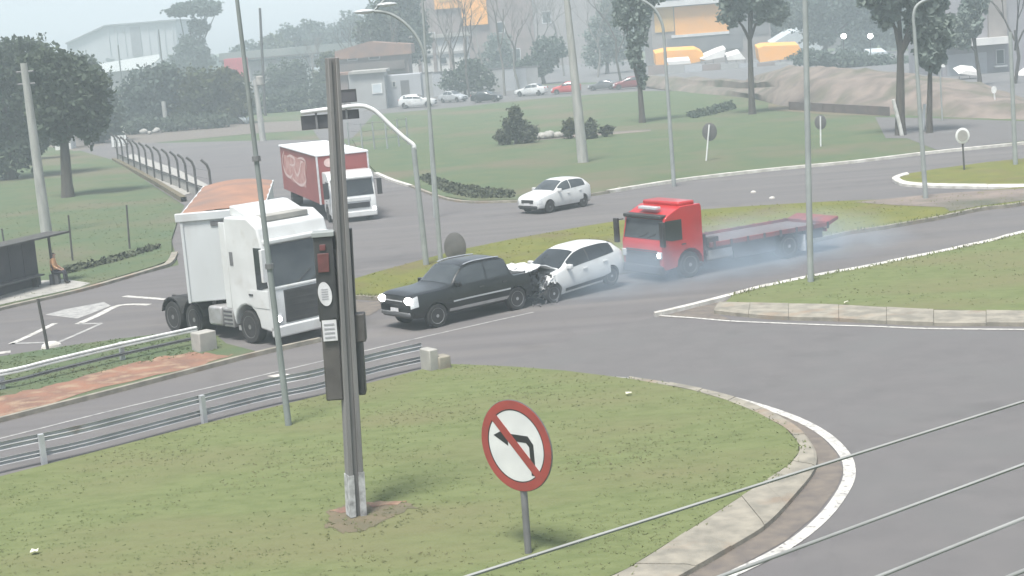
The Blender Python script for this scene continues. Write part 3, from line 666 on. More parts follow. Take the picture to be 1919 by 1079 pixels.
# black double cab pickup, lights on, its tail crushed by the car behind
loc, h, L = place_by_wheels((818, 613), (967, 580), .8, 1, CARS['pickup']['ax'])
print('pickup wheelbase', L)
pk = car('pickup_truck', 'black double cab pickup with headlights lit and its tailgate crushed by a white hatchback', 'pickup', loc, h, 'pickup', 'black_paint', (1.02, 1.0, 1.0), True, 'rear', 'rim', rails=True, glass='glass_grey')
st = CARS['pickup']['st']
for s in (1, -1):
    patch(st, 1.1, -1.35, 2.3, 2.75, .02, 12, 3, side=s).build('side_step', M['chrome'], pk, smooth=60)
    patch(st, .95, -1.3, 3.55, 3.75, .018, 12, 3, side=s).build('side_moulding', M['silver_paint'], pk, smooth=60)
MB().box(-2.35, -1.5, -.66, .66, 1.12, 1.145).build('bed_cover', M['plastic'], pk, bevel=.01)
mb = MB(); r2 = random.Random(9)
for k in range(9):
    x, y, z = r2.uniform(-2.75, -2.35), r2.uniform(-.85, .85), r2.uniform(.45, 1.15)
    mb.box(-.18, .18, -.2, .2, -.012, .012, 0, Matrix.Translation((x, y, z)) @ Matrix.Rotation(r2.uniform(0, 3), 4, (r2.random(), r2.random(), r2.random())))
mb.build('torn_panels', [M['black_paint']], pk)
# white hatchback rammed into it
loc, h, L = place_by_wheels((1035, 567), (1148, 541), .76, 1, CARS['hatch']['ax'], 1.05)
print('hatch wheelbase', L)
loc.z = .06
hb = car('crashed_hatchback', 'white hatchback with crushed front and torn up bonnet between black pickup and red truck', 'car', loc, h, 'hatch', 'white_paint', (1.07, 1.03, 1.03), False, 'front', 'rim', tilt=(0, rad(3.5), 0))
mb = MB(); P = []
for i, x in enumerate(np.linspace(.85, 2.15, 9)):
    P.append([Vector((x + r2.uniform(-.03, .03), y * (1 - .08 * i / 8), .98 + .25 * math.sin(i / 8 * 2.6) + .05 * math.sin(y * 7 + i) + r2.uniform(-.03, .03))) for y in np.linspace(-.72, .72, 8)])
mb.grid(P); ob = mb.build('bonnet', M['white_paint'], hb); sm = ob.modifiers.new('t', 'SOLIDIFY'); sm.thickness = .03
mb = MB()
for k in range(22):
    x, y, z = r2.uniform(1.15, 1.75), r2.uniform(-.8, .8), r2.uniform(.3, .85); q = r2.uniform(.08, .2)
    mb.box(-q, q, -q * .8, q * .8, -.01, .01, k % 2, Matrix.Translation((x, y, z)) @ Matrix.Rotation(r2.uniform(0, 3), 4, (r2.random(), r2.random(), r2.random())))
mb.build('wreckage', [M['plastic'], M['dark_panel']], hb)
mb = MB()
for k in range(12):
    x, y = r2.uniform(1.3, 2.3), r2.uniform(.2, 1.1); q = r2.uniform(.02, .07)
    mb.box(-q, q, -q, q, -.01, .01, 0, Matrix.Translation((x, y, .02 + q * .5)) @ Matrix.Rotation(r2.uniform(0, 3), 4, (r2.random(), r2.random(), r2.random())))
o = mb.build('debris', [M['steel_dark']]); o.location = loc; o.rotation_euler = (0, 0, h); tag(o, kind='stuff'); o.location.z = 0.0
for s in (1, -1): patch(CARS['hatch']['st'], .5, -1.46, 5.12, 6.95, .005, 14, 6, side=s).build('window_surround', M['plastic'], hb, smooth=60)
for x, s in ((-.7, 1),): patch(CARS['hatch']['st'], .75, -1.0, 2.3, 2.8, .018, 10, 3, side=1).build('sill_moulding', M['plastic'], hb, smooth=60)

# white car on the far carriageway
loc, h, L = place_by_wheels((1026, 399), (1092, 387), .72, 1, CARS['hatch']['ax'], .95)
print('far car', L)
car('hatchback', 'white hatchback with grey windows driving alone on the far carriageway beside the grass', 'car', loc, h, 'hatch', 'white_paint', (.9, 1.0, 1.0), False, None, 'rim_dark', glass='glass_grey', cladding=True)

# cars parked along the far edge of the field
PARK = [('hatch', 'white_paint', (1.15, 1.05, 1.1), (783, 201), -8, 'white people carrier with dark rear window parked left end of the row by grey house'),
        ('sedan', 'silver_paint', (.85, .95, 1), (850, 191), -36, 'silver saloon parked at an angle behind the white people carrier'),
        ('sedan', 'black_paint', (.85, .95, 1), (913, 191), -18, 'low black saloon parked between silver saloon and white saloon'),
        ('sedan', 'white_paint', (.95, 1, 1.05), (996, 179), 158, 'white saloon parked next to the red car on the gravel edge'),
        ('hatch', 'red_car', (.95, 1, 1), (1062, 175), 172, 'bright red hatchback parked behind the thick concrete pole'),
        ('sedan', 'grey_paint', (.85, .9, .9), (1130, 168), 165, 'dark grey car parked right of the red hatchback'),
        ('hatch', 'maroon', (1, 1, 1), (1178, 166), 178, 'maroon hatchback parked beside the dark tree trunk')]
for k, pm, sc, px, dg, lb in PARK:
    car('parked_car', lb, 'car', G(*px), rad(dg), k, pm, sc, False, None, 'rim', group='cars parked beyond the field', glass='glass_grey')

# ------------------------------------------------------------------ trucks
def cab(root, paint_m, Wd=2.4, z0=.45, zt=3.0, nose=1.35, back=-.75, ax_r=.5, slope=.22, grille_m='plastic', zw=1.75, zwt=2.75, top_back=.0, lights=(1, 1), visor='white_paint', gw=.8, gz=(.75, 1.6), lamp_z=.85, swl=.95, mir='plastic', wsm='glass'):
    y = Wd / 2; pm = M[paint_m]
    arch = [(ax_r * 1.28 * math.cos(a), .5 + ax_r * 1.28 * math.sin(a)) for a in np.linspace(0, math.pi, 9)]
    arch = [(x, max(z, z0)) for x, z in arch]
    poly = [(nose - .04, z0), (nose, .75), (nose, zw - .1), (nose - .05, zw), (nose - slope - .02, zwt), (nose - slope - .16, zt - .28), (nose - slope - .55 - top_back, zt), (back + .05, zt), (back, zt - .1), (back, 1.0)] + [(back, .95)] + arch[::-1]
    MB().prism(poly, -y, y).build('cab', pm, root, bevel=.07, seg=3)
    # windshield
    a, b = Vector((nose - .05, 0, zw + .03)), Vector((nose - slope - .02, 0, zwt - .04)); n = Vector((b.z - a.z, 0, -(b.x - a.x))).normalized() * .012
    mb = MB(); mb.grid([[a + n + Vector((0, t * y * .93, 0)) for t in (-1, 0, 1)], [b + n + Vector((0, t * y * .90, 0)) for t in (-1, 0, 1)]])
    ws = mb.build('windshield', M[wsm], root)
    mb = MB()
    for s in (-1, 1): mb.path([a + n * 1.6 + Vector((0, s * y * .2, .01)), a.lerp(b, .28) + n * 1.6 + Vector((0, s * y * .2 + y * .45, 0))], .014, 5)
    mb.build('wiper', M['plastic'], ws)
    mb = MB(); mb.box(nose - slope - .22, nose - slope + .16, -y * .93, y * .93, zwt + .0, zwt + .14); mb.build('sun_visor', M[visor], root, bevel=.04)
    MB().box(nose - .06, nose + .025, -y * gw, y * gw, gz[0], gz[1]).build('grille', M[grille_m], root, bevel=.03)
    gr = MB()
    for k in range(5):
        z = gz[0] + (gz[1] - gz[0]) * (k + .5) / 5; gr.box(nose + .026, nose + .04, -y * gw * .92, y * gw * .92, z - .018, z + .018)
    gr.build('grille_bars', M['signal_black'], root)
    MB().box(nose - .2, nose + .08, -y * 1.0, y * 1.0, .28, .62).build('bumper', pm if paint_m != 'red_paint' else M['dark_panel'], root, bevel=.05)
    for i, s in enumerate((1, -1)):
        hl = MB().box(nose - .04, nose + .05, s * y * .88 - .14, s * y * .88 + .14, lamp_z - .14, lamp_z + .14).build('headlight', M['lamp_off'], root, bevel=.03)
        if lights[i]: MB().sphere((nose + .05, s * y * .88, lamp_z), (.03, .1, .09)).build('bulb', M['lamp_on'], hl, smooth=60)
        yy = s * (y + .006)
        q = [(nose - .14, zw + .02), (nose - slope - .02, zwt - .08), (nose - slope - swl, zwt - .08), (nose - slope - swl, zw - .06), (nose - .5, zw - .06)]
        sw = MB(); sw.prism(q, yy - .006, yy + .006); sw.build('side_window', M['glass'], root)
        dq = [(nose - .14, 1.12), (nose - .14, zw - .1), (nose - 1.22, zw - .1), (nose - 1.22, 1.22), (nose - .9, 1.12)]
        db = MB(); db.prism(dq, yy - .008, yy + .008); d = db.build('door', pm, root)
        MB().box(nose - 1.15, nose - .95, yy - .03 if s < 0 else yy, yy if s < 0 else yy + .03, zw - .26, zw - .21).build('handle', M['plastic'], d)
        m = MB(); m.path([(nose - .12, s * y, zwt - .1), (nose + .08, s * (y + .2), zwt - .12)], .025, 6); m.box(nose + .03, nose + .15, s * (y + .2) - .12, s * (y + .2) + .12, zwt - 1.0, zwt - .06)
        m.build('mirror', M[mir], root, bevel=.03)
        MB().box(-.62, .2, s * y * .93 - .02, s * y * .93 + .02, .36, .5).build('step', M['alu'] if paint_m == 'white_paint' else M['chassis'], root)
def truck_wheels(root, xs, y, r, rimm, dual=()):
    for x in xs:
        for s in (1, -1):
            wheel(root, x, s * (y if x not in dual else y - .1), r, .3 if x not in dual else .55, M[rimm], 8)

# white tractor unit, turned across the junction
loc, h, L = place_by_wheels((479, 641), (347, 622), 1.08, -1, (0, -4.3), .95)
print('tractor wb', L)
tr = thing('tractor_unit', 'tall white tractor unit with black grille and grey windscreen turning across the junction', 'lorry', loc, h); tr.scale = (.98, 1.04, 1.05)
cab(tr, 'white_paint', 2.5, .42, 3.72, 1.4, -.78, .52, .3, 'signal_black', 1.72, 2.95, .1, (1, 1), 'white_paint', .66, (.66, 1.62), .82, .42, 'white_paint', 'glass_grey')
MB().box(1.05, 1.16, -1.12, 1.12, 2.93, 2.965).build('header_strip', M['signal_black'], tr)
MB().box(-.62, -.45, -1.262, -1.256, 2.3, 2.7).build('air_intake', M['steel_dark'], tr)
MB().prism([(.35, 3.70), (.1, 3.78), (-.5, 4.0), (-.76, 4.02), (-.76, 3.70)], -1.0, 1.0).build('roof_deflector', M['white_paint'], tr, bevel=.08)
MB().box(.1, .78, -.78, .78, 3.56, 3.735).build('roof_hatch', M['concrete'], tr, bevel=.03)
MB().box(1.335, 1.425, -1.15, 1.15, 1.66, 1.74).build('scuttle_panel', M['white_paint'], tr, bevel=.02)
for s in (1, -1):
    MB().box(-1.12, -.80, s * 1.2 - .02, s * 1.2 + .02, 1.0, 3.55).build('side_deflector', M['white_paint'], tr, bevel=.015)
    mb = MB(); mb.box(-1.35, -.8, s * .95 - .28, s * .95 + .28, .42, 1.0); mb.build('battery_box', M['alu'], tr, bevel=.04)
    mb = MB()
    for k in range(4): mb.box(-1.3, -.85, s * 1.235 - .004, s * 1.235 + .004, .5 + k * .12, .56 + k * .12)
    mb.build('step_slots', M['dark_panel'], tr)
    mb = MB(); mb.prism([(-1.45 + .0, .42), (-1.45, 1.0), (-2.15, 1.0), (-2.2, .9), (-2.2, .5), (-2.15, .42)], s * .95 - .28, s * .95 + .28); mb.build('fuel_tank', M['alu'], tr, bevel=.06)
    MB().box(-5.5, -.6, s * .42 - .05, s * .42 + .05, .75, 1.0).build('frame_rail', M['chassis'], tr)
    for x in (-3.05, -4.3):
        P = [(x + .64 * math.cos(a), .5 + .64 * math.sin(a)) for a in np.linspace(.25, math.pi - .25, 9)]; P2 = [(x + .6 * math.cos(a), .5 + .6 * math.sin(a)) for a in np.linspace(.25, math.pi - .25, 9)]
        mb = MB(); mb.prism(P + P2[::-1], s * .95 - .29, s * .95 + .29); mb.build('mudguard', M['plastic'], tr)
MB().box(-4.6, -3.0, -.45, .45, 1.0, 1.12).build('fifth_wheel', M['chassis'], tr, bevel=.03)
truck_wheels(tr, (0, -3.05, -4.3), 1.05, .5, 'rim_dark', (-3.05, -4.3))
# its trailer, still pointing down the side road
hd = Vector((.105, -.9945, 0)); lf = Vector((-hd.y, hd.x, 0)) * 1.0
zb_ = 1.18; C = G(354, 568, zb_)
LT = 11.0
rightv = Vector((hd.y, -hd.x, 0))         # vehicle's right
org = C - rightv * 1.28; org.z = 0
tl = thing('semi_trailer', 'white box semi trailer with orange brown tarpaulin roof hitched behind the white tractor unit', 'trailer', org, math.atan2(hd.y, hd.x))
MB().box(-LT, 0, -1.28, 1.28, 1.18, 3.86).build('box_body', M['white_panel'], tl, bevel=.03)
mb = MB(); P = []
for x in np.linspace(-LT - .02, -.02, 12):
    P.append([Vector((x, y, 3.9 + .16 * (1 - (y / 1.3) ** 2) + .012 * math.sin(x * 3))) for y in np.linspace(-1.3, 1.3, 7)])
mb.grid(P); mb.build('roof_tarp', M['tarp'], tl, smooth=60)
MB().box(-.06, .07, -1.42, 1.42, 3.74, 4.02).build('front_rail', M['white_panel'], tl, bevel=.03)
MB().box(.005, .03, -.35, .6, 3.55, 3.7).build('marker_strip', M['steel_dark'], tl)
for s in (1, -1):
    MB().box(-LT, -.08, s * 1.3 - .03, s * 1.3 + .03, 3.74, 3.9).build('top_rail', M['white_panel'], tl)
    MB().box(-LT, -.1, s * .5 - .06, s * .5 + .06, .85, 1.17).build('frame_rail', M['chassis'], tl)
    MB().box(-.03, .04, s * 1.24 - .04, s * 1.24 + .04, 1.18, 3.74).build('corner_post', M['white_panel'], tl)
truck_wheels(tl, (-LT + 1.2, -LT + 2.45, -LT + 3.7), 1.0, .5, 'rim_dark', (-LT + 1.2, -LT + 2.45, -LT + 3.7))

# red box truck coming out of the side road
BS = .845
a, b, c_ = G(524, 263, 3.98 * BS), G(583, 291, 3.98 * BS), G(676, 286, 3.98 * BS)
print('red box', (a - b).length, (b - c_).length, math.degrees(math.atan2((b - a).y, (b - a).x)))
hd = (b - a); hd.z = 0; LB = min(max(hd.length / BS, 6.0), 13); hd.normalize(); _a = math.atan2(hd.y, hd.x) + rad(3.6); hd = Vector((math.cos(_a), math.sin(_a), 0)); rightv = Vector((hd.y, -hd.x, 0))
org = Vector((b.x, b.y, 0)) - rightv * 1.3 * 1.2
bt = thing('box_truck', 'red box truck with white cab, white roof and pale printed side following the tractor unit', 'lorry', org, math.atan2(hd.y, hd.x)); bt.scale = (BS, 1.0, BS)
MB().box(-LB, 0, -1.3, 1.3, 1.0, 3.86).build('cargo_box', M['red_box'], bt, bevel=.03)
MB().box(-LB - .05, .05, -1.36, 1.36, 3.86, 3.98).build('box_roof', M['metal_white'], bt, bevel=.03)
for s in (1, -1):
    MB().box(-.12, .03, s * 1.3 - .04, s * 1.3 + .04, 1.0, 3.86).build('corner_trim', M['label_white'], bt)
    # pale printed panel with sweeping script strokes, too blurred to read
    mb = MB(); yy = s * 1.312
    def stroke(pts, w):
        pts = smooth_line(pts, 6); q = []
        for i, p in enumerate(pts):
            t = (pts[min(i + 1, len(pts) - 1)] - pts[max(i - 1, 0)]).normalized(); n = Vector((-t.y, t.x, 0)) * w * (.4 + .6 * math.sin(math.pi * i / (len(pts) - 1)))
            q.append([Vector((p.x + n.x, yy, p.y + n.y)), Vector((p.x - n.x, yy, p.y - n.y))])
        mb.grid(q)
    X = lambda u: -LB * (1 - u)
    pb = MB(); pb.prism([(X(.1), 3.35), (X(.08), 2.3), (X(.3), 1.75), (X(.66), 1.7), (X(.7), 3.3), (X(.4), 3.5)], s * 1.302, s * 1.308); pb.build('side_print', M['print_panel'], bt)
    stroke([(X(.12), 3.6), (X(.05), 3.0), (X(.1), 2.2), (X(.24), 2.0), (X(.32), 2.3)], .11)
    stroke([(X(.2), 3.3), (X(.3), 3.45), (X(.42), 3.3), (X(.38), 2.9), (X(.26), 2.85)], .1)
    stroke([(X(.36), 2.8), (X(.44), 2.3), (X(.52), 2.6), (X(.58), 3.2), (X(.64), 3.3)], .1)
    stroke([(X(.3), 2.0), (X(.45), 1.75), (X(.58), 1.8), (X(.68), 2.2), (X(.64), 2.7)], .09)
    stroke([(X(.5), 3.4), (X(.6), 3.5), (X(.7), 3.4), (X(.72), 2.9)], .08)
    mb.build('side_print', M['script'], bt)
MB().lathe([(.26, 0), (.26, .012)], 20, Matrix.Translation((.03, -.7, 3.45)) @ Matrix.Rotation(rad(90), 4, 'Z')).build('front_roundel', M['script'], bt)
MB().box(-LB, 1.0, -.5, .5, .62, .95).build('chassis', M['chassis'], bt)
before = set(bt.children)
cab(bt, 'white_paint', 2.3, .42, 2.95, 1.3, -.7, .46, .2, 'dark_panel', 1.5, 2.5, .0, (1, 0), 'white_paint', .72, (.8, 1.12), .7)
MB().box(1.3, 1.345, -.85, .85, 1.2, 1.42).build('badge_panel', M['white_paint'], bt, bevel=.02)
for o in bt.children:
    if o not in before: o.location.x += .85
truck_wheels(bt, (.85, -LB + 1.9), .98, .48, 'rim_dark', (-LB + 1.9,))

# red flatbed truck behind the crushed car
loc, h, L = place_by_wheels((1292, 519), (1474, 484), 1.05, 1, (0, -5.05), .9)
print('red truck wb', L)
rt = thing('flatbed_truck', 'red cab-over flatbed truck with lit headlamp ramming the white hatchback amid tyre smoke', 'lorry', loc, h); rt.scale = (.9, .9, .9)
cab(rt, 'red_paint', 2.45, .42, 2.78, 1.35, -.66, .5, .2, 'dark_panel', 1.58, 2.38, .25, (1, 0), 'plastic', .86, (.45, 1.12), 1.02, .8, 'plastic', 'glass_grey')
MB().box(.75, 1.0, -.55, .55, 2.68, 2.79).build('roof_lamp_bar', M['lamp_off'], rt, bevel=.02)
MB().box(-.45, .35, -1.1, 1.1, 2.76, 2.93).build('roof_fairing', M['red_paint'], rt, bevel=.06)
MB().box(1.36, 1.40, -.95, .95, 1.16, 1.2).build('grille_trim', M['dark_panel'], rt)
XB, XE = -.88, -7.2
for s in (1, -1):
    MB().box(XE, XB, s * .42 - .06, s * .42 + .06, .72, .98).build('frame_rail', M['chassis'], rt)
    MB().box(XE, XB - .1, s * 1.22 - .04, s * 1.22 + .04, 1.02, 1.2).build('side_rail', M['red_bed'], rt, bevel=.01)
    for k in range(8):
        x = XB - .3 - k * .85
        MB().box(x - .05, x + .05, s * 1.27 - .02, s * 1.27 + .02, .95, 1.22).build('stake_pocket', M['chassis'], rt)
    MB().box(-2.2, -.9, s * .95 - .2, s * .95 + .2, .5, .95).build('fuel_tank', M['alu'], rt, bevel=.08)
    MB().box(-4.4, -2.25, s * 1.1 - .03, s * 1.1 + .03, .42, 1.0).build('side_guard', M['dark_panel'], rt)
    MB().box(-7.0, -5.95, s * 1.05 - .03, s * 1.05 + .03, .6, 1.0).build('side_guard', M['dark_panel'], rt)
    MB().box(-2.24, -.86, s * 1.12 - .02, s * 1.12 + .02, .7, 1.0).build('side_guard', M['dark_panel'], rt)
    MB().box(XE - .04, XE + .02, s * .9 - .2, s * .9 + .2, .8, .95).build('tail_light', M['tail'], rt)
    mb = MB(); mb.box(-5.9, -5.84, s * .95 - .3, s * .95 + .3, .2, .85); mb.build('mud_flap', M['label_white'] if s > 0 else M['plastic'], rt)
for k in range(13):
    x = XB - .15 - k * (abs(XE - XB) - .2) / 13
    MB().box(x - .485, x, -1.18, 1.18, 1.02, 1.085 + rnd.uniform(-.006, .006)).build('deck_plank', M['deck'], rt)
MB().prism([(-.72, .95), (-.72, 1.55), (-.86, 1.55), (-.86, .95)], -1.15, 1.15).build('headboard', M['dark_panel'], rt)
MB().prism([(XE, 1.02), (XE, 1.2), (XE - .6, 1.36), (XE - .6, 1.24)], -1.2, 1.2).build('loading_ramp', M['red_bed'], rt, bevel=.01)
for s in (1, -1): MB().box(-1.5, -1.0, s * 1.0 - .15, s * 1.0 + .15, 1.1, 1.4).build('tool_box', M['chassis'], rt, bevel=.02)
truck_wheels(rt, (0, -5.05), 1.04, .5, 'rim', (-5.05,))

# ------------------------------------------------------------------ poles, lamps, signs, barriers
def pole_ends(b, t, z0=0.0):
    B = G(b[0], b[1], z0); T = At(t[0], t[1], B.y); return B, T
def pole(name, label, cat, b, t, r0, r1, m, n=12, group=None, z0=.1, collar=False, sides=None):
    B, T = pole_ends(b, t, z0)
    root = thing(name, label, cat, B, 0, group)
    mb = MB(); v = T - B
    mb.path([Vector((0, 0, -.15)), v * .3, v * .65, v], [r0, r0 + (r1 - r0) * .3, r0 + (r1 - r0) * .65, r1], sides or n)
    mb.build('shaft', m, root, smooth=50)
    if collar:
        mb = MB(); mb.lathe([(r0 * 2.0, 0), (r0 * 2.0, .05), (r0 * 1.3, .09)], 12, Matrix.Rotation(rad(90), 4, 'X')); mb.build('base_collar', M['concrete'], root)
    return root, B, T
def arm(root, B, pxs, Y, r, m, name='arm', n=8):
    pts = [At(x, y, Y) - B for x, y in pxs]; mb = MB(); mb.path(smooth_line([tuple(p) for p in pts], 5), r, n)
    return mb.build(name, m, root, smooth=60), pts

# concrete electricity poles
r_, B, T = pole('utility_pole', 'pale concrete pole rising from the left park lawn above the bus shelter', 'pole', (88, 440), (44, 118), .30, .17, M['concrete_pole'])
for k in (.05, .12): 
    p = (T - B) * (1 - k); MB().path([p + Vector((-.45, 0, 0)), p + Vector((.45, 0, 0))], .05, 6).build('crossarm', M['steel_dark'], r_)
r_, B, T = pole('utility_pole', 'thick tapered pale concrete pole standing in the field behind the white hatchback', 'pole', (1093, 304), (1056, -60), .36, .16, M['concrete_pole'])
r_, B, T = pole('utility_pole', 'pale concrete pole with small transformer left of the red box truck', 'pole', (493, 262), (478, 150), .3, .22, M['concrete_pole'])
p = (T - B) * .96; MB().lathe([(.32, 0), (.36, .1), (.36, .8), (.3, .9)], 14, Matrix.Translation(p + Vector((.45, -.2, -.3))) @ Matrix.Rotation(rad(90), 4, 'X')).build('transformer', M['concrete'], r_)
for sx in (-1, 1): MB().path([p + Vector((sx * .2, 0, -.6)), p + Vector((sx * 1.2, 0, .1))], .06, 6).build('bracket', M['pole_grey'], r_)
pole('utility_pole', 'dark slim pole top standing up against the sky left of the treeline', 'pole', (497, 215), (487, 15), .2, .16, M['dark_post'], collar=False)
pole('utility_pole', 'short grey pole with white lamp arms in front of the round trees', 'pole', (313, 244), (306, 190), .28, .24, M['concrete_pole'], collar=False)
pole('marker_post', 'short bright white post beside the far left street', 'post', (232, 246), (230, 214), .2, .2, M['pole_white'], collar=False)
pole('utility_pole', 'grey hazy pole at far right edge above the small island', 'pole', (1903, 308), (1893, 60), .12, .09, M['pole_grey'])
pole('utility_pole', 'slim dark post on the warehouse roofline at left', 'pole', (232, 190), (221, 84), .16, .12, M['dark_post'], collar=False)
pole('utility_pole', 'thin dark post before the right corner of the warehouse', 'pole', (311, 190), (297, 55), .18, .12, M['dark_post'], collar=False)
pole('tube_post', 'pale thin tube pole between white roundel sign and tall right lamp', 'post', (1729, 245), (1733, 195), .1, .1, M['pole_white'], collar=False)

# street lamps
lb = pole('street_lamp', 'pale street lamp with long curved arm rising behind the black pickup', 'street lamp', (826, 492), (798, 120), .10, .065, M['pole_grey'])
rt_, B, T = lb
arm(rt_, B, [(798, 122), (792, 92), (776, 62), (752, 38), (726, 24), (700, 21)], B.y, [.065, .064, .062, .06, .058, .055] * 5 + [.05], M['pole_grey']) if False else None
a_, pts = arm(rt_, B, [(798, 124), (792, 92), (776, 62), (752, 38), (726, 24), (700, 21)], B.y, .06, M['pole_grey'])
MB().sphere(pts[-1] + Vector((-.35, 0, .02)), (.42, .16, .09)).build('lamp_head', M['lamp_off'], rt_, smooth=60)
mb = MB(); mb.path([pts[-1] + Vector((.0, 0, 0)), pts[-1] + Vector((.5, .2, .45))], .05, 6); mb.build('stay', M['pole_grey'], rt_, smooth=60)
MB().sphere(pts[-2] + Vector((.0, 0, .32)), (.4, .15, .08)).build('lamp_head', M['lamp_off'], rt_, smooth=60)
pole('lamp_post', 'thin pale post standing just behind the curved street lamp', 'street lamp', (815, 404), (790, -30), .08, .06, M['pole_grey'])
rt_, B, T = pole('street_lamp', 'street lamp with bent top in the field right of the white hatchback', 'street lamp', (1263, 346), (1244, 66), .115, .075, M['pole_grey'])
a_, pts = arm(rt_, B, [(1244, 68), (1241, 45), (1229, 20), (1212, 5), (1190, -6)], B.y, .075, M['pole_grey'])
MB().sphere(pts[-1] + Vector((-.35, 0, .02)), (.45, .17, .09)).build('lamp_head', M['lamp_off'], rt_, smooth=60)
rt_, B, T = pole('street_lamp', 'slender street lamp on the right of the far carriageway by the small island tip', 'street lamp', (1735, 372), (1713, 50), .11, .075, M['pole_grey'], z0=.12)
a_, pts = arm(rt_, B, [(1713, 52), (1712, 32), (1716, 14), (1730, 2), (1760, -8)], B.y, .07, M['pole_grey'])
MB().sphere(pts[-1] + Vector((.35, 0, .02)), (.45, .17, .09)).build('lamp_head', M['lamp_off'], rt_, smooth=60)
rt_, B, T = pole('lamp_post', 'tall pale steel mast at the kerb behind the red flatbed', 'street lamp', (1519, 528), (1508, -40), .10, .085, M['pole_grey'], z0=0.12)
rt_, B, T = pole('lamp_post', 'tall thin grey mast in front of the tractor unit cab', 'street lamp', (541, 797), (443, -10), .08, .045, M['mast_grey'], z0=.12)
for k in (.37, .62): MB().lathe([(.085, -.06), (.1, -.06), (.1, .06), (.085, .06)], 12, Matrix.Translation((T - B) * (1 - k)) @ Matrix.Rotation(rad(90), 4, 'X')).build('joint_ring', M['steel_dark'], rt_)

# overhead sign gantry with the bent arm
rt_, B, T = pole('sign_gantry', 'bent white overhead gantry arm carrying three dark sign panels over the side road', 'gantry', (799, 497), (775, 276), .12, .10, M['pole_grey'])
Y = B.y
a_, pts = arm(rt_, B, [(776, 284), (775, 272), (760, 260), (735, 238), (708, 212), (692, 202), (672, 198), (625, 203), (564, 211)], Y, .085, M['pole_white'])
for k, (x0, y0, x1, y1) in enumerate([(623, 166, 667, 196), (566, 213, 622, 246), (628, 204, 672, 227)]):
    p0, p1 = At(x0, y1 - (2 if k else 2), Y + .16) - B, At(x1, y0, Y + .16) - B
    bk = MB().box(p0.x, p1.x, .14, .2, p0.z, p1.z).build('sign_panel', M['dark_panel'], rt_, bevel=.02)
    fr = MB(); w = .05
    fr.box(p0.x, p1.x, .12, .14, p0.z, p0.z + w); fr.box(p0.x, p1.x, .12, .14, p1.z - w, p1.z); fr.box(p0.x, p0.x + w, .12, .139, p0.z + w, p1.z - w); fr.box(p1.x - w, p1.x, .12, .139, p0.z + w, p1.z - w)
    fr.build('panel_rim', M['signal_black'], bk)
    MB().box((p0.x + p1.x) / 2 - .04, (p0.x + p1.x) / 2 + .04, .02, .12, min(p0.z, pts[-2].z) , max(p0.z, pts[-2].z)).build('bracket', M['steel_dark'], rt_)

# traffic signal on its double T concrete pole, foreground
B, T = pole_ends((668, 966), (622, 108), .125)
sp = thing('traffic_signal', 'tall grooved concrete traffic signal pole with dark housings and white label plate', 'traffic light', B)
v = T - B; vn = v.normalized()
Mx = Matrix.Translation((0, 0, 0)) @ Vector((0, 0, 1)).rotation_difference(vn).to_matrix().to_4x4() @ Matrix.Rotation(rad(24), 4, 'Z')
Lp = v.length
def tap(mb, x0, x1, y0, y1, z0, z1, k0, k1, mi=0):
    vs = [Mx @ Vector(p) for p in ((x0 * k0, y0 * k0, z0), (x1 * k0, y0 * k0, z0), (x1 * k0, y1 * k0, z0), (x0 * k0, y1 * k0, z0), (x0 * k1, y0 * k1, z1), (x1 * k1, y0 * k1, z1), (x1 * k1, y1 * k1, z1), (x0 * k1, y1 * k1, z1))]
    mb.add(vs, ((0, 3, 2, 1), (4, 5, 6, 7), (0, 1, 5, 4), (1, 2, 6, 5), (2, 3, 7, 6), (3, 0, 4, 7)), mi)
mb = MB(); tap(mb, -.15, -.055, -.13, .13, -.1, Lp, 1, .72); tap(mb, .055, .15, -.13, .13, -.1, Lp, 1, .72); tap(mb, -.056, .056, -.075, .075, -.1, Lp, 1, .72)
mb.build('shaft', mat('grey_brown_pole', (.2, .195, .19), (.15, .147, .145), 1.5, .9, .2, 30, stretch=(3, 3, .4)), sp, bevel=.012)
mb = MB(); tap(mb, -.16, -.05, -.14, .14, .02, .82, 1, .985); tap(mb, .05, .16, -.14, .14, -.02, .86, 1, .985)
mb.build('whitewash_band', mat('old_whitewash', (.46, .47, .47), (.2, .2, .2), 7, .9, lo=.38, hi=.7), sp)
for z in (.25, .5, 1.55, 2.4): 
    pass
Yp = B.y - .05
def hang(x0, y0, x1, y1, d0, d1, lean=0, yoff=0.0):
    """a box whose face covers the photo rectangle, at the pole's depth, following the pole's lean"""
    a, b = At(x0, y1, Yp + yoff) - B, At(x1 - lean * 0, y0, Yp + yoff) - B
    return a, b
def lean_box(xc0, yb, xc1, yt, wpx, depth, name, m, bevel=.03, yo=0.0, parent=None):
    bl, tl_ = At(xc0 - wpx / 2, yb, Yp + yo) - B, At(xc1 - wpx / 2, yt, Yp + yo) - B
    br, tr_ = At(xc0 + wpx / 2, yb - wpx * .079, Yp + yo) - B, At(xc1 + wpx / 2, yt - wpx * .079, Yp + yo) - B
    d = Vector((0.0, depth, 0)); mb = MB()
    mb.add([bl, br, br + d, bl + d, tl_, tr_, tr_ + d, tl_ + d], ((0, 3, 2, 1), (4, 5, 6, 7), (0, 1, 5, 4), (1, 2, 6, 5), (2, 3, 7, 6), (3, 0, 4, 7)))
    return mb.build(name, m, parent or sp, bevel=bevel), (bl, br, tl_, tr_)
h1, c1_ = lean_box(617, 604, 604, 444, 37, .32, 'signal_housing', M['signal_black'], .03, -.12)
lean_box(604.5, 446, 603.5, 437, 42, .36, 'visor_cap', M['pole_grey'], .01, -.16)
lean_box(607, 511, 605, 476, 21, .03, 'red_display', M['red_lens'], .006, -.15, h1)
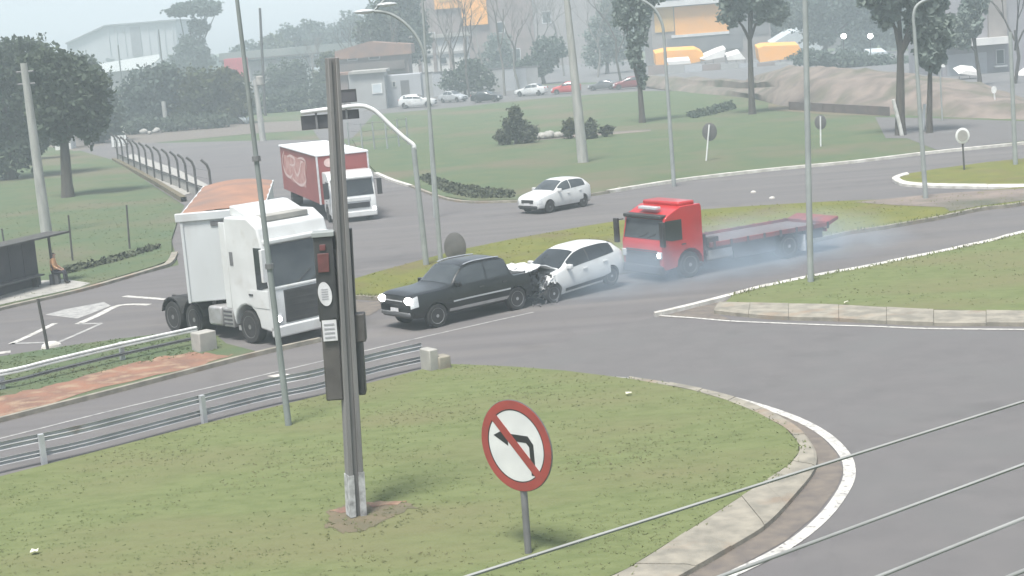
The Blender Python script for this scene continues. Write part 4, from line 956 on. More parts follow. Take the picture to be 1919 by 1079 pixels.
lean_box(604.5, 470, 604, 459, 11, .03, 'red_lens', M['red_lens'], .006, -.15, h1)
bl, br, tl_, tr_ = c1_
cx = At(609, 551, Yp - .145) - B
mb = MB(); mb.lathe([(1, 0), (1, .012)], 24, Matrix.Translation(cx) @ Matrix.Rotation(rad(-6), 4, 'Y') @ Matrix.Diagonal((.125, 1, .225, 1))); mb.build('round_sticker', M['label_white'], h1)
mb = MB()
for k in range(5): mb.box(-.06, .06, -.004, 0, -.1 + k * .045, -.085 + k * .045, 0, Matrix.Translation(cx + Vector((0, -.002, 0))))
mb.build('sticker_print', M['text_grey'], h1)
h2, c2_ = lean_box(628, 752, 617, 600, 33, .3, 'signal_housing', M['signal_brown'], .03, -.06)
lb_, c3_ = lean_box(620, 640, 616, 597, 27, .03, 'label_plate', M['label_white'], .004, -.12)
for k in range(4):
    y = 607 + k * 8; lean_box(616.6 + k * .8, y + 3, 616.4 + k * .8, y, 19, .01, 'label_print', M['text_grey'], 0, -.128, lb_)
lean_box(675, 642, 671, 590, 22, .3, 'junction_box', M['signal_brown'], .02, .1)
h3, _ = lean_box(679, 741, 672, 640, 13, .3, 'signal_housing', M['signal_black'], .02, .12)
lean_box(661, 600, 652, 430, 12, .22, 'signal_housing', M['signal_black'], .02, .2)
for (x, y) in ((632, 470), (640, 580), (642, 660), (648, 735)):
    p = At(x, y, Yp) - B; MB().box(p.x - .16, p.x + .16, -.04, .06, p.z - .03, p.z + .03).build('bracket', M['steel_dark'], sp)

# no left turn sign
B = G(990, 1036, .125); Cn = At(968, 835, B.y); sg = thing('road_sign', 'round red bordered no left turn sign on grey post in the near lawn', 'road sign', B)
Rr = .80
u = (G(1028, 846, 0) - G(907, 816, 0)); ph = rad(-43)
ux = Vector((math.cos(ph), math.sin(ph), 0)); up = (Cn - B).normalized(); up = (up - ux * up.dot(ux)).normalized(); nn = ux.cross(up).normalized()
if nn.y > 0: nn = -nn
MS = Matrix(((ux.x, nn.x, up.x, (Cn - B).x), (ux.y, nn.y, up.y, (Cn - B).y), (ux.z, nn.z, up.z, (Cn - B).z), (0, 0, 0, 1)))
pp = Cn - B
MB().path([Vector((0, 0, -.2)), pp * .5 - nn * .05, pp + up * Rr * .8 - nn * .05], .062, 12).build('post', M['steel_dark'], sg, smooth=60)
mb = MB(); mb.lathe([(Rr * .99, -.012), (Rr, -.008), (Rr, .008), (Rr * .99, .012)], 48, MS); pl = mb.build('plate', M['sign_back'], sg, smooth=40)
def ring(r0, r1, y0, y1, m, name):
    mb = MB(); n = 48; vs = []
    for r, y in ((r0, y0), (r1, y0), (r1, y1), (r0, y1)):
        vs += [MS @ Vector((r * math.cos(2 * math.pi * k / n), y, r * math.sin(2 * math.pi * k / n))) for k in range(n)]
    fs = []
    for a in range(4):
        b_ = (a + 1) % 4
        for k in range(n): fs.append((a * n + k, a * n + (k + 1) % n, b_ * n + (k + 1) % n, b_ * n + k))
    mb.add(vs, fs); return mb.build(name, m, sg)
mb = MB(); mb.lathe([(Rr * .82, .010), (Rr * .82, .016)], 48, MS); mb.build('face', M['sign_white'], sg)
ring(Rr * .80, Rr * .985, .012, .021, M['sign_red'], 'red_border')
ring(Rr * .775, Rr * .798, .015, .0195, M['sign_black'], 'border_line')
def flat(poly, y0, y1, m, name):
    mb = MB(); n = len(poly); vs = [MS @ Vector((a * Rr, y0, b * Rr)) for a, b in poly] + [MS @ Vector((a * Rr, y1, b * Rr)) for a, b in poly]
    mb.add(vs, [tuple(range(n)), tuple(range(n, 2 * n))[::-1]] + [(i, (i + 1) % n, n + (i + 1) % n, n + i) for i in range(n)]); return mb.build(name, m, sg)
flat([(.38, -.6), (.5, -.6), (.5, .08), (.36, .25), (-.22, .25), (-.22, .37), (-.62, .17), (-.22, -.02), (-.22, .1), (.30, .1), (.38, .02)], .016, .020, M['sign_black'], 'arrow')
c45 = math.sqrt(.5)
def sl(a, b): return [(-.60 * 1 + b * c45, .60 + b * c45), (.60 + b * c45, -.60 + b * c45), (.60 - b * c45, -.60 - b * c45), (-.60 - b * c45, .60 - b * c45)]
flat(sl(.6, .095), .0165, .0225, M['sign_red'], 'slash')

# signs seen from behind and far signs
def sign(label, b, c, rx, ry, m_plate, m_post, post_front=True, face=0.0, post_r=.05, ringm=None):
    B = G(b[0], b[1], .1); C = At(c[0], c[1], B.y) - B; s = 1 / (FPX / B.y)
    r = thing('road_sign', label, 'road sign', B)
    MB().path([Vector((0, 0, -.1)), C + Vector((0, 0, ry * s * .8))], post_r, 8).build('post', m_post, r, smooth=60)
    y = .07 if post_front else -.07
    T_ = Matrix.Translation(C + Vector((0, y, 0))) @ Matrix.Rotation(face, 4, 'Z')
    mb = MB(); mb.lathe([(.98, -.015), (1, -.01), (1, .01), (.98, .015)], 26, T_ @ Matrix.Diagonal((rx * s, 1, ry * s, 1))); mb.build('plate', m_plate, r, smooth=40)
    if ringm:
        mb = MB(); mb.lathe([(.72, -.024), (.72, -.014)], 24, T_ @ Matrix.Diagonal((rx * s, 1, ry * s, 1))); mb.build('face', ringm, r)
    return r
sign('back of a dark oval road sign on white post right of the bent top lamp', (1323, 301), (1330, 247), 14, 17, M['sign_back'], M['pole_white'])
sign('back of a dark road sign on white post right of the tall steel mast', (1538, 274), (1538, 229), 11, 14, M['sign_back'], M['pole_white'])
sign('round pale road sign with white rim facing the small island', (1807, 318), (1803, 254), 13.5, 15, M['pole_white'], M['dark_post'], False, 0, .045, M['concrete'])
r_ = sign('large dark rounded sign back standing low on the median behind the black pickup', (857, 505), (853, 463), 21, 29, M['sign_back'], M['dark_post'], False)
B = G(1766, 226, .1); C = At(1761, 117, B.y) - B; r_ = thing('sign_board', 'bright white square board high on a slim post before the right house', 'sign', B)
MB().path([Vector((0, 0, -.1)), C], .05, 6).build('post', M['pole_grey'], r_); q = 9 * B.y / FPX; MB().box(C.x - q, C.x + q, -.09, -.055, C.z - q, C.z + q).build('board', M['pole_white'], r_)
pole('stake', 'leaning white stake against the thick trunked tree by the slender lamp', 'post', (1691, 254), (1674, 186), .13, .11, M['limewash'])
sign('tiny white sign by the far right street corner', (1867, 208), (1862, 168), 5, 7, M['pole_white'], M['pole_white'], False)

# crash barriers
def barrier(label, pts, h, posts, beams, m_end=None, offset=0, post_h=None, side=1, top_m='steel'):
    L3 = [tuple(p) for p in W3(pts, .1)]; line = smooth_line(L3, 8)
    root = thing('guardrail', label, 'guardrail', line[0]); o = Vector(line[0])
    n = len(line)
    def nrm(i):
        t = (line[min(i + 1, n - 1)] - line[max(i - 1, 0)]).normalized(); return Vector((-t.y, t.x, 0)) * side
    for z, hh, m in beams:
        mb = MB(); q = []
        prof = [(.0, -hh / 2), (.055, -hh * .36), (.055, -hh * .14), (.0, 0), (.055, hh * .14), (.055, hh * .36), (.0, hh / 2)]
        for i, p in enumerate(line):
            nn_ = nrm(i); q.append([p - o + nn_ * a + Vector((0, 0, z + b)) for a, b in prof] + [p - o + nn_ * (a - .012) + Vector((0, 0, z + b)) for a, b in prof[::-1]])
        mb.grid(q); mb.build('beam', M[m], root, smooth=60)
    L = sum((line[i + 1] - line[i]).length for i in range(n - 1)); acc = 0; nxt = .3
    for i in range(n - 1):
        d = (line[i + 1] - line[i]).length
        while acc + d >= nxt:
            p = line[i].lerp(line[i + 1], (nxt - acc) / d) - o; nn_ = nrm(i)
            mb = MB(); a = math.atan2(nn_.y, nn_.x)
            mb.box(-.14, -.02, -.06, .06, -.15, h, 0, Matrix.Translation(p) @ Matrix.Rotation(a, 4, 'Z')); mb.build('post', M['steel'], root)
            nxt += posts
        acc += d
    return root, line
barrier('double rail steel guardrail along the near lawn edge', [(-300, 962), (0, 888), (160, 852), (375, 795), (500, 763), (600, 742), (700, 712), (795, 690)], .62, 4.2, [(.52, .2, 'rail_steel'), (.17, .17, 'rail_steel')], side=1)
B = G(805, 693, .1); o = MB().box(-.12, .16, -.25, .25, -.1, .58).build('guardrail_end', M['concrete'], None, bevel=.03); o.location = B; o.rotation_euler = (0, 0, rad(35)); tag(o, 'pale concrete end block of the near lawn guardrail', 'end block')
B = G(829, 690, .1); o = MB().box(-.18, .18, -.2, .2, -.1, .36).build('marker_block', M['kerb'], None, bevel=.04); o.location = B; o.rotation_euler = (0, 0, rad(30)); tag(o, 'low tan concrete block just past the guardrail end', 'end block')
barrier('single bright rail guardrail on the green verge ending at a pale block', [(-300, 790), (0, 738), (100, 714), (230, 682), (372, 650)], .55, 4.0, [(.47, .17, 'pole_white'), (.2, .1, 'steel_dark')], side=-1)
B = G(384, 656, .1); o = MB().box(-.3, .3, -.25, .25, -.1, .58).build('guardrail_end', M['concrete'], None, bevel=.03); o.location = B; o.rotation_euler = (0, 0, rad(42)); tag(o, 'pale concrete end block of the bright rail guardrail', 'end block')

# dark post with white foot on the verge
pole('marker_post', 'dark leaning post with white foot beside the painted road marks', 'post', (90, 655), (71, 560), .05, .045, M['dark_post'], collar=False)
B = G(97, 652, .0); o = MB().lathe([(.34, 0), (.3, .12), (.16, .2)], 14, Matrix.Rotation(rad(90), 4, 'X')).build('post_foot', M['kerb_white']); o.location = B; tag(o, 'white concrete foot at the bottom of the dark leaning post', 'concrete foot')
# thin park posts
for b, t, lb_ in (((8, 457), (3, 428), 'short dark post behind the bus shelter roof'), ((136, 488), (128, 403), 'dark post beside the end of the bus shelter'), ((243, 466), (237, 384), 'dark post in the middle of the left lawn')):
    pole('fence_post', lb_, 'post', b, t, .045, .04, M['dark_post'], collar=False)

# concrete post fence at the side road
A_, Bf = G(222, 305, .1), G(372, 372, .1)
fe = thing('fence', 'row of cranked dark concrete posts with rails along the side road', 'fence', A_)
FP = smooth_line([tuple(p) for p in W3([(222, 304), (262, 322), (300, 338), (335, 352), (368, 368), (398, 376)], .1)], 6)
Ls = [0]
for i in range(len(FP) - 1): Ls.append(Ls[-1] + (FP[i + 1] - FP[i]).length)
def along(s):
    for i in range(len(FP) - 1):
        if s <= Ls[i + 1]: return FP[i].lerp(FP[i + 1], (s - Ls[i]) / (Ls[i + 1] - Ls[i]))
    return FP[-1].copy()
pos = [along(G0) for G0 in np.linspace(0, Ls[-1], 13)]
for p in pos:
    q = p - A_; MB().path([q + Vector((0, 0, -.1)), q + Vector((0, 0, 1.75)), q + Vector((-.12, .0, 2.1)), q + Vector((-.42, 0, 2.4))], .085, 6).build('post', M['dark_post'], fe)
for z, r, m in ((.62, .05, 'dark_post'), (1.2, .014, 'steel_dark'), (1.7, .014, 'steel_dark')):
    MB().path([p - A_ + Vector((0, 0, z)) for p in pos], r, 5).build('rail' if r > .03 else 'wire', M[m], fe)
mb = MB(); q = []
for p in pos: q.append([p - A_ + Vector((.05, .1, -.1)), p - A_ + Vector((.05, .1, .52)), p - A_ + Vector((-.05, .25, .52)), p - A_ + Vector((-.05, .25, -.1))])
mb.grid(q); mb.build('plinth_wall', M['concrete'], fe)
# thin fence by the field behind the red box truck
A_ = G(690, 288, .1); fe = thing('fence', 'sparse grey post and wire fence on the field behind the gantry arm', 'fence', A_)
P5 = [G(x, y, .1) - A_ for x, y in ((655, 280), (680, 283), (702, 279), (726, 278), (748, 274), (765, 271))]
for p in P5: MB().path([p + Vector((0, 0, -.1)), p + Vector((0, 0, 2.2))], .07, 6).build('post', M['pole_grey'], fe)
for z in (.8, 1.5, 2.1): MB().path([p + Vector((0, 0, z)) for p in P5], .018, 4).build('wire', M['steel_dark'], fe)

# bus shelter with a person sitting at its open end
A_, B_ = G(-120, 592, .1), G(118, 527, .1); dv = (B_ - A_).normalized(); rz = math.atan2(dv.y, dv.x); Ls_ = (B_ - A_).length
sh = thing('bus_shelter', 'dark panelled bus shelter with thin black roof cut by the left frame edge', 'bus shelter', A_, rz)
nb = 8; wE = Ls_ - .75
for k in range(nb):
    x0, x1 = wE * k / nb, wE * (k + 1) / nb
    MB().box(x0 + .012, x1 - .012, .55, .6, .32, 1.92).build('wall_panel', M['dark_panel'], sh)
MB().box(-.1, wE + .02, .50, .62, -.1, .315).build('plinth', M['dark_panel'], sh)
MB().box(-.3, Ls_ + .35, -.35, .8, 1.95, 2.03).build('roof', M['dark_post'], sh, bevel=.01)
for x in (.1, wE - .05): MB().box(x - .04, x + .04, -.25, -.17, -.1, 1.95).build('post', M['dark_post'], sh)
MB().box(.2, wE - .2, .1, .45, .42, .48).build('bench', M['wall_dark'], sh)
for x in (.6, wE / 2, wE - .6): MB().box(x - .04, x + .04, .15, .4, -.05, .419).build('bench_leg', M['dark_post'], sh)

def person(label, loc, rz):
    # one continuous skinned body, seated, knees bent, hands on the knees
    J = [(0, 0, .52), (0, .02, .74), (0, .0, .98), (0, -.02, 1.10), (0, -.04, 1.2), (0, -.05, 1.30),
         (.10, 0, .50), (.12, -.42, .50), (.12, -.44, .08), (.12, -.58, .04), (-.10, 0, .50), (-.12, -.42, .50), (-.12, -.44, .08), (-.12, -.58, .04),
         (.18, .0, 1.02), (.22, -.05, .76), (.16, -.28, .60), (.14, -.38, .56), (-.18, .0, 1.02), (-.22, -.05, .76), (-.16, -.28, .60), (-.14, -.38, .56)]
    Rs = [.15, .14, .15, .065, .085, .075, .105, .08, .05, .04, .105, .08, .05, .04, .075, .055, .04, .035, .075, .055, .04, .035]
    Ed = [(0, 1), (1, 2), (2, 3), (3, 4), (4, 5), (0, 6), (6, 7), (7, 8), (8, 9), (0, 10), (10, 11), (11, 12), (12, 13), (2, 14), (14, 15), (15, 16), (16, 17), (2, 18), (18, 19), (19, 20), (20, 21)]
    me = bpy.data.meshes.new('person'); me.from_pydata(J, Ed, []); o = link('person', me)
    md = o.modifiers.new('skin', 'SKIN'); 
    for i, r in enumerate(Rs): me.skin_vertices[0].data[i].radius = (r, r)
    me.skin_vertices[0].data[0].use_root = True
    o.modifiers.new('sub', 'SUBSURF').levels = 1; o.modifiers['sub'].render_levels = 1
    bpy.context.view_layer.update()
    m2 = bpy.data.meshes.new_from_object(o.evaluated_get(bpy.context.evaluated_depsgraph_get())); bpy.data.objects.remove(o)
    for k in ('skin', 'shirt', 'trousers', 'shoe', 'hair'): m2.materials.append(M[k])
    for p in m2.polygons:
        c = p.center
        p.material_index = 3 if c.z < .1 else (2 if c.z < .6 and not (abs(c.x) > .1 and c.y < -.3 and c.z > .56) else (0 if (c.z > 1.08 or (c.y < -.2 and c.z > .55)) else 1))
        if c.z > 1.24 or (c.z > 1.14 and c.y > -.01): p.material_index = 4
        p.use_smooth = True
    o = link('person', m2); o.location = loc; o.rotation_euler = (0, 0, rz)
    mb = MB(); mb.path([(0, -.12, 1.22), (0, -.145, 1.19)], [.015, .02], 6); mb.build('nose', M['skin'], o)
    return tag(o, label, 'person')
pl_ = A_ + dv * (wE + .1); 
person('person in peach shirt and dark trousers sitting at the open end of the bus shelter', Vector((pl_.x + .15, pl_.y - .1, .1)), rz + rad(25))
MB_ = MB().box(-.22, .22, -.16, .2, 0, .42); o = MB_.build('seat_block', M['wall_dark'], None, bevel=.02); o.location = (pl_.x + .15, pl_.y - .02, .1); o.rotation_euler = (0, 0, rz + rad(25)); tag(o, 'dark seat block under the sitting person', 'seat')

# overhead cables crossing the corner close to the camera
for (a, b, lb_) in (((870, 1082), (1919, 752), 'topmost grey overhead cable crossing the kerb of the near lawn'), ((1440, 1047), (1919, 870), 'second grey overhead cable, ending over the white edge line'), ((1640, 1083), (1919, 971), 'third grey overhead cable crossing the bare asphalt corner'), ((1880, 1085), (1919, 1069), 'lowest grey overhead cable clipping the bottom right corner')):
    p, q = G(a[0], a[1], 6.2), G(b[0], b[1], 6.2); d = (q - p)
    p2, q2 = p - d * 3.0, q + d * 6.0
    mb = MB(); mb.path([p2, p, p.lerp(q, .33), p.lerp(q, .66), q, q2], .011, 6); o = mb.build('overhead_cable', M['cable'], None, smooth=60); tag(o, lb_, 'cable')

# small pale litter
for (x, y, lb_) in ((1178, 738, 'pale scrap of litter on the near lawn behind the sign'), (1586, 568, 'pale scrap of litter on the right island grass'), (65, 1035, 'pale scrap of litter at the lower left of the near lawn'), (1160, 352, 'pale scrap by the far kerb near the white hatchback')):
    mb = MB(); mb.grid([[Vector((i * .045 - .07, j * .04 - .06, .02 + rnd.uniform(0, .05))) for i in range(4)] for j in range(4)]); o = mb.build('litter', M['paper']); o.location = G(x, y, .16); tag(o, lb_, 'litter')
for (x, y, lb_) in ((1447, 372, 'small pale traffic stud on the far carriageway by the flatbed'), (1412, 361, 'small pale traffic stud on the far carriageway, left one')):
    o = MB().lathe([(.14, 0), (.13, .06), (.05, .1)], 12, Matrix.Rotation(rad(90), 4, 'X')).build('traffic_stud', M['kerb_white']); o.location = G(x, y, 0); tag(o, lb_, 'traffic stud')

# ------------------------------------------------------------------ vegetation
def crown_mesh(lobes, n, leaf, m, parent, gap=.25):
    tot = sum((r[0] * r[1] * r[2]) ** (2 / 3) for _, r in lobes); C = []
    for c, r in lobes:
        k = max(8, int(n * 2.6 * (r[0] * r[1] * r[2]) ** (2 / 3) / tot))
        d = R_.normal(size=(k, 3)); d /= np.linalg.norm(d, axis=1)[:, None]
        rr = R_.uniform(.2, 1, k) ** .5 * (1 + .2 * np.sin(d[:, 0] * 5 + c[0]) * np.cos(d[:, 2] * 6 + c[2]) + .12 * np.sin(d[:, 0] * 11 + c[2]) * np.sin(d[:, 2] * 13 + d[:, 1] * 9) + R_.normal(size=k) * .09)
        keep = np.sin(d[:, 0] * 4.3 + c[0] * 3) * np.sin(d[:, 2] * 5.1 + c[2]) * np.cos(d[:, 1] * 4) < .62 - gap
        p = np.array(c) + d * rr[:, None] * np.array(r); C.append(p[keep])
    return tri_mesh('crown', leafquads(np.concatenate(C), leaf), m, parent, k=4)
def tree(name, label, base, lobes_px, m, n=2200, leaf=.42, trunk=.25, bark='bark', limbs=4, cat='tree', group=None, Y=None, lime=False, gap=.2, squash=.8):
    B = G(base[0], base[1]) if Y is None else At(base[0], base[1], Y)
    if Y is not None: B.z = 0
    Yb = B.y; s = Yb / FPX; root = thing(name, label, cat, B, 0, group); lb = []
    for (x, y, rx, ry) in lobes_px:
        c = At(x, y, Yb) - B; lb.append((np.array(c), np.array((rx * s, max(rx, ry) * s * squash, ry * s))))
    top = max(lb, key=lambda q: q[0][2])[0]; low = min(lb, key=lambda q: q[0][2])[0]
    mb = MB(); ctr = np.mean([q[0] for q in lb], axis=0); fork = Vector((ctr[0] * .35, 0, max(low[2] * .75, top[2] * .3)))
    mb.path([Vector((0, 0, -.2)), Vector((ctr[0] * .05, 0, fork.z * .25)), fork * .7 + Vector((0, 0, 0)), fork], [trunk * 1.35, trunk, trunk * .85, trunk * .7], 9)
    for c, r in lb[:max(1, limbs)]:
        e = Vector(c); mid = fork.lerp(e, .5) + Vector((rnd.uniform(-.3, .3), rnd.uniform(-.3, .3), rnd.uniform(0, .4)))
        mb.path([fork - Vector((0, 0, .15)), mid, e], [trunk * .6, trunk * .4, trunk * .12], 6)
    mb.build('trunk', M[bark], root, smooth=60)
    if lime:
        l2 = MB(); l2.path([Vector((0, 0, -.1)), Vector((ctr[0] * .02, 0, lime))], [trunk * 1.42, trunk * 1.18], 10, cap=False); l2.build('limewash', M['limewash'], root, smooth=60)
    crown_mesh(lb, n, leaf * .56, M[m], root, gap)
    return root
def bare_tree(label, base, h, spread, m='bark', Y=None, seed=1, group=None, trunk=.18):
    B = G(*base) if Y is None else At(base[0], base[1], Y)
    if Y is not None: B.z = 0
    r = random.Random(seed); root = thing('bare_tree', label, 'tree', B, 0, group); tr_, cw = MB(), MB()
    def grow(p, d, L, rad_, lv):
        e = p + d * L; mid = p.lerp(e, .5) + Vector((r.uniform(-.08, .08), r.uniform(-.08, .08), 0)) * L
        (tr_ if lv == 0 else cw).path([p, mid, e], [rad_, rad_ * .85, rad_ * .65], 6 if lv < 2 else 4)
        if lv >= 5: return
        for k in range(3 if lv < 2 else 2 + (r.random() < .5)):
            nd = (d + Vector((r.uniform(-1, 1), r.uniform(-1, 1), r.uniform(-.15, .6))) * spread).normalized()
            grow(p.lerp(e, r.uniform(.6, 1)), nd, L * r.uniform(.55, .8), rad_ * .55, lv + 1)
    grow(Vector((0, 0, -.1)), Vector((r.uniform(-.06, .06), 0, 1)).normalized(), h * .38, trunk, 0)
    tr_.build('trunk', M[m], root, smooth=60); cw.build('branches', M[m], root)
    return root
T_ = tree
T_('tree', 'large dark tree filling the left frame edge behind the concrete pole', (22, 338), [(-10, 120, 80, 55), (50, 110, 60, 45), (70, 190, 55, 60), (0, 200, 70, 70), (20, 275, 60, 55), (-40, 270, 60, 70), (60, 260, 30, 35)], 'leaf_dark', 6000, .42, .45, gap=.1)
T_('tree', 'dark tree with forked trunk standing right of the left concrete pole', (128, 372), [(110, 150, 60, 50), (150, 175, 55, 60), (100, 215, 45, 50), (165, 220, 40, 45), (75, 130, 40, 40)], 'leaf_dark', 4500, .36, .38, gap=.12)
T_('tree', 'dark rounded tree below the left end of the warehouse', (186, 268), [(170, 170, 40, 50), (190, 210, 38, 45), (150, 140, 40, 40), (200, 235, 30, 28)], 'leaf_dark', 3000, .5, .35, gap=.12)
T_('tree', 'tall green tree in front of the white roofed shed', (268, 246), [(255, 190, 38, 45), (290, 165, 45, 45), (270, 215, 45, 28), (315, 150, 30, 32)], 'leaf_teal', 3000, .5, .35, gap=.12)
T_('tree', 'broad olive green tree just left of the tall thin mast', (385, 236), [(345, 175, 45, 40), (390, 165, 50, 38), (430, 180, 38, 36), (365, 205, 50, 28), (425, 210, 35, 24)], 'leaf_mid', 3600, .5, .35, gap=.12)
T_('tree', 'low olive tree behind the pole with the transformer', (452, 232), [(440, 160, 28, 28), (455, 190, 26, 26), (420, 150, 26, 22)], 'leaf_olive', 1600, .5, .25)
T_('tree', 'tall tree with flat umbrella crown rising into the sky beside the warehouse', (352, 210), [(362, 14, 48, 13), (335, 22, 24, 10), (392, 22, 22, 9), (408, 16, 7, 6), (388, 51, 8, 5), (372, 50, 20, 16), (358, 92, 30, 28), (345, 118, 34, 24), (375, 112, 26, 26)], 'leaf_teal', 3800, .62, .4, Y=300, limbs=6, gap=.15)
k = 0
for (x, y, rx, ry, m), lb_ in zip(((462, 100, 34, 20, 'leaf_teal'), (512, 88, 32, 24, 'leaf_mid'), (548, 72, 28, 26, 'leaf_teal'), (588, 66, 30, 28, 'leaf_dark'), (632, 70, 30, 26, 'leaf_teal'), (662, 54, 28, 32, 'leaf_dark')), ['hazy round tree of the far treeline, right beside the thin mast top', 'low hazy green tree of the far treeline right of the dark slim pole', 'hazy tree of the far treeline in the middle, above the green roof', 'dark hazy tree of the far treeline, left of the umbrella-like gap', 'hazy tree of the far treeline just left of the rise to the big dark tree', 'dark tall tree ending the far treeline beside the curved lamp head']):
    T_('tree', lb_, (x, 130), [(x, y, rx, ry), (x + rx * .6, y + ry * .5, rx * .8, ry * .8), (x - rx * .6, y + ry * .6, rx * .8, ry * .7)], m, 1300, .8, .3, group='trees of the far treeline', Y=345 + k * 6, gap=.12); k += 1
T_('tree', 'big dark tree behind the head of the curved street lamp', (736, 170), [(735, 40, 50, 42), (700, 65, 38, 36), (772, 60, 34, 50), (745, -5, 45, 30), (700, 100, 30, 26), (745, 95, 38, 30)], 'leaf_dark', 4200, .6, .4, Y=250, gap=.1)
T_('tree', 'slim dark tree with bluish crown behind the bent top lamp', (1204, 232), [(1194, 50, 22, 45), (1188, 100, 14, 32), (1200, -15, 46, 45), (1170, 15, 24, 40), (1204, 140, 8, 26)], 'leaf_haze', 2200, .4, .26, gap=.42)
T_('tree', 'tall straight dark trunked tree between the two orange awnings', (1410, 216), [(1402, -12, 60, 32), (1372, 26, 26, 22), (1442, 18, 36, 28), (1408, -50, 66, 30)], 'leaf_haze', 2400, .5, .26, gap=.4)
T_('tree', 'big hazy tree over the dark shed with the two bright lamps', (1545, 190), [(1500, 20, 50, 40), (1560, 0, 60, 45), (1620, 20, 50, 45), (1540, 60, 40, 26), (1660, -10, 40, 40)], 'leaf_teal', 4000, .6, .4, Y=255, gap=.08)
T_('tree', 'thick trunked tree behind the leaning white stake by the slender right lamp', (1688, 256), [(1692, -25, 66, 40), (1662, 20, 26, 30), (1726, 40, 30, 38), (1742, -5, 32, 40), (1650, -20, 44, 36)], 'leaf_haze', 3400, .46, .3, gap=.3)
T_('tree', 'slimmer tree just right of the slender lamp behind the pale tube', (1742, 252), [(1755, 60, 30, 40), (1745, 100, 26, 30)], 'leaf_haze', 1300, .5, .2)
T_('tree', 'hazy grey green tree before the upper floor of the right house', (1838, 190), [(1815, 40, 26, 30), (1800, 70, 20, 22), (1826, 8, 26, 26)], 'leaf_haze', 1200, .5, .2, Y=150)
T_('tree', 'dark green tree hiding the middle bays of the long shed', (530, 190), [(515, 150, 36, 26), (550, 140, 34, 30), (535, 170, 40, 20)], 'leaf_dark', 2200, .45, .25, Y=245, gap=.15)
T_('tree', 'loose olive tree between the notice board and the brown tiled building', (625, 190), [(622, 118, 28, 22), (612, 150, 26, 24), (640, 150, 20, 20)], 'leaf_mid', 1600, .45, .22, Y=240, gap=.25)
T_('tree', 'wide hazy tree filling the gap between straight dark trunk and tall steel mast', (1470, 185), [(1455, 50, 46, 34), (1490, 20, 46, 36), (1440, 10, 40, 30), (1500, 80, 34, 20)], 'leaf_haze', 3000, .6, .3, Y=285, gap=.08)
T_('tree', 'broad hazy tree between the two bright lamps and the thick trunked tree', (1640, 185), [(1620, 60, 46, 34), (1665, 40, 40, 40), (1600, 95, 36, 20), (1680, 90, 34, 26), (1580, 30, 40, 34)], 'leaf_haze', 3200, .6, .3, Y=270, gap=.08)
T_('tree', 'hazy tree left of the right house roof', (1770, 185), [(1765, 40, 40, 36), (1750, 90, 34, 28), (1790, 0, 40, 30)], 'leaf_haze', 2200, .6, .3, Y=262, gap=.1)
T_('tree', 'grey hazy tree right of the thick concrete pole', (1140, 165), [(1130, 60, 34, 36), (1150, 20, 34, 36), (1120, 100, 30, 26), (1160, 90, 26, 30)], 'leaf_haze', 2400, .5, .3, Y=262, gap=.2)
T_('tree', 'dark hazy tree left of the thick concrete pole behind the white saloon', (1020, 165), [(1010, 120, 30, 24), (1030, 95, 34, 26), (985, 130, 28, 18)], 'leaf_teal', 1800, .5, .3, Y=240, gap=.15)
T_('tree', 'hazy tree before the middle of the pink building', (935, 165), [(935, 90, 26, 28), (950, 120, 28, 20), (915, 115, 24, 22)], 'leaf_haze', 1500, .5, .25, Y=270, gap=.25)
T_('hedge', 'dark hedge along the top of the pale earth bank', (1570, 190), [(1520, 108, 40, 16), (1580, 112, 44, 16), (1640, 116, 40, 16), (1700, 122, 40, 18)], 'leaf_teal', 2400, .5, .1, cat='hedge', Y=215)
T_('shrub', 'dark shrub mass under the tree at the left frame edge', (60, 330), [(40, 268, 44, 30), (0, 290, 40, 34), (95, 250, 30, 24)], 'leaf_dark', 2000, .34, .1, cat='shrub', Y=150)
T_('tree', 'dark bushy tree behind the grey wall over the black saloon', (872, 185), [(860, 150, 36, 22), (900, 150, 30, 26), (880, 125, 26, 16)], 'leaf_dark', 1500, .45, .2, Y=222)
T_('shrub', 'dark tangled shrub round a stump left of the thick concrete pole', (968, 272), [(965, 215, 14, 18), (962, 238, 24, 22), (985, 250, 24, 20), (945, 255, 20, 16)], 'shrub_dark', 1800, .22, .18, cat='shrub')
T_('shrub', 'dark low bush right of the thick concrete pole', (1108, 262), [(1106, 240, 15, 18), (1102, 252, 18, 10)], 'shrub_dark', 500, .2, .08, cat='shrub')
T_('shrub', 'small brown green bush touching the thick concrete pole', (1070, 262), [(1066, 240, 15, 18)], 'leaf_olive', 500, .2, .08, cat='shrub')
T_('shrub', 'low flat bush at the right end of the shrub row in the field', (1138, 258), [(1136, 244, 14, 10)], 'shrub_dark', 350, .2, .06, cat='shrub')
T_('hedge', 'dark hedge below the long shed left of the gantry panels', (560, 222), [(480, 205, 40, 24), (530, 200, 40, 28), (580, 190, 40, 34), (630, 190, 30, 30)], 'leaf_dark', 3000, .45, .12, cat='hedge', Y=215)
T_('hedge', 'low hedge under the round trees along the left street', (330, 245), [(260, 236, 40, 14), (330, 230, 45, 16), (400, 228, 40, 16)], 'leaf_dark', 1500, .4, .1, cat='hedge')
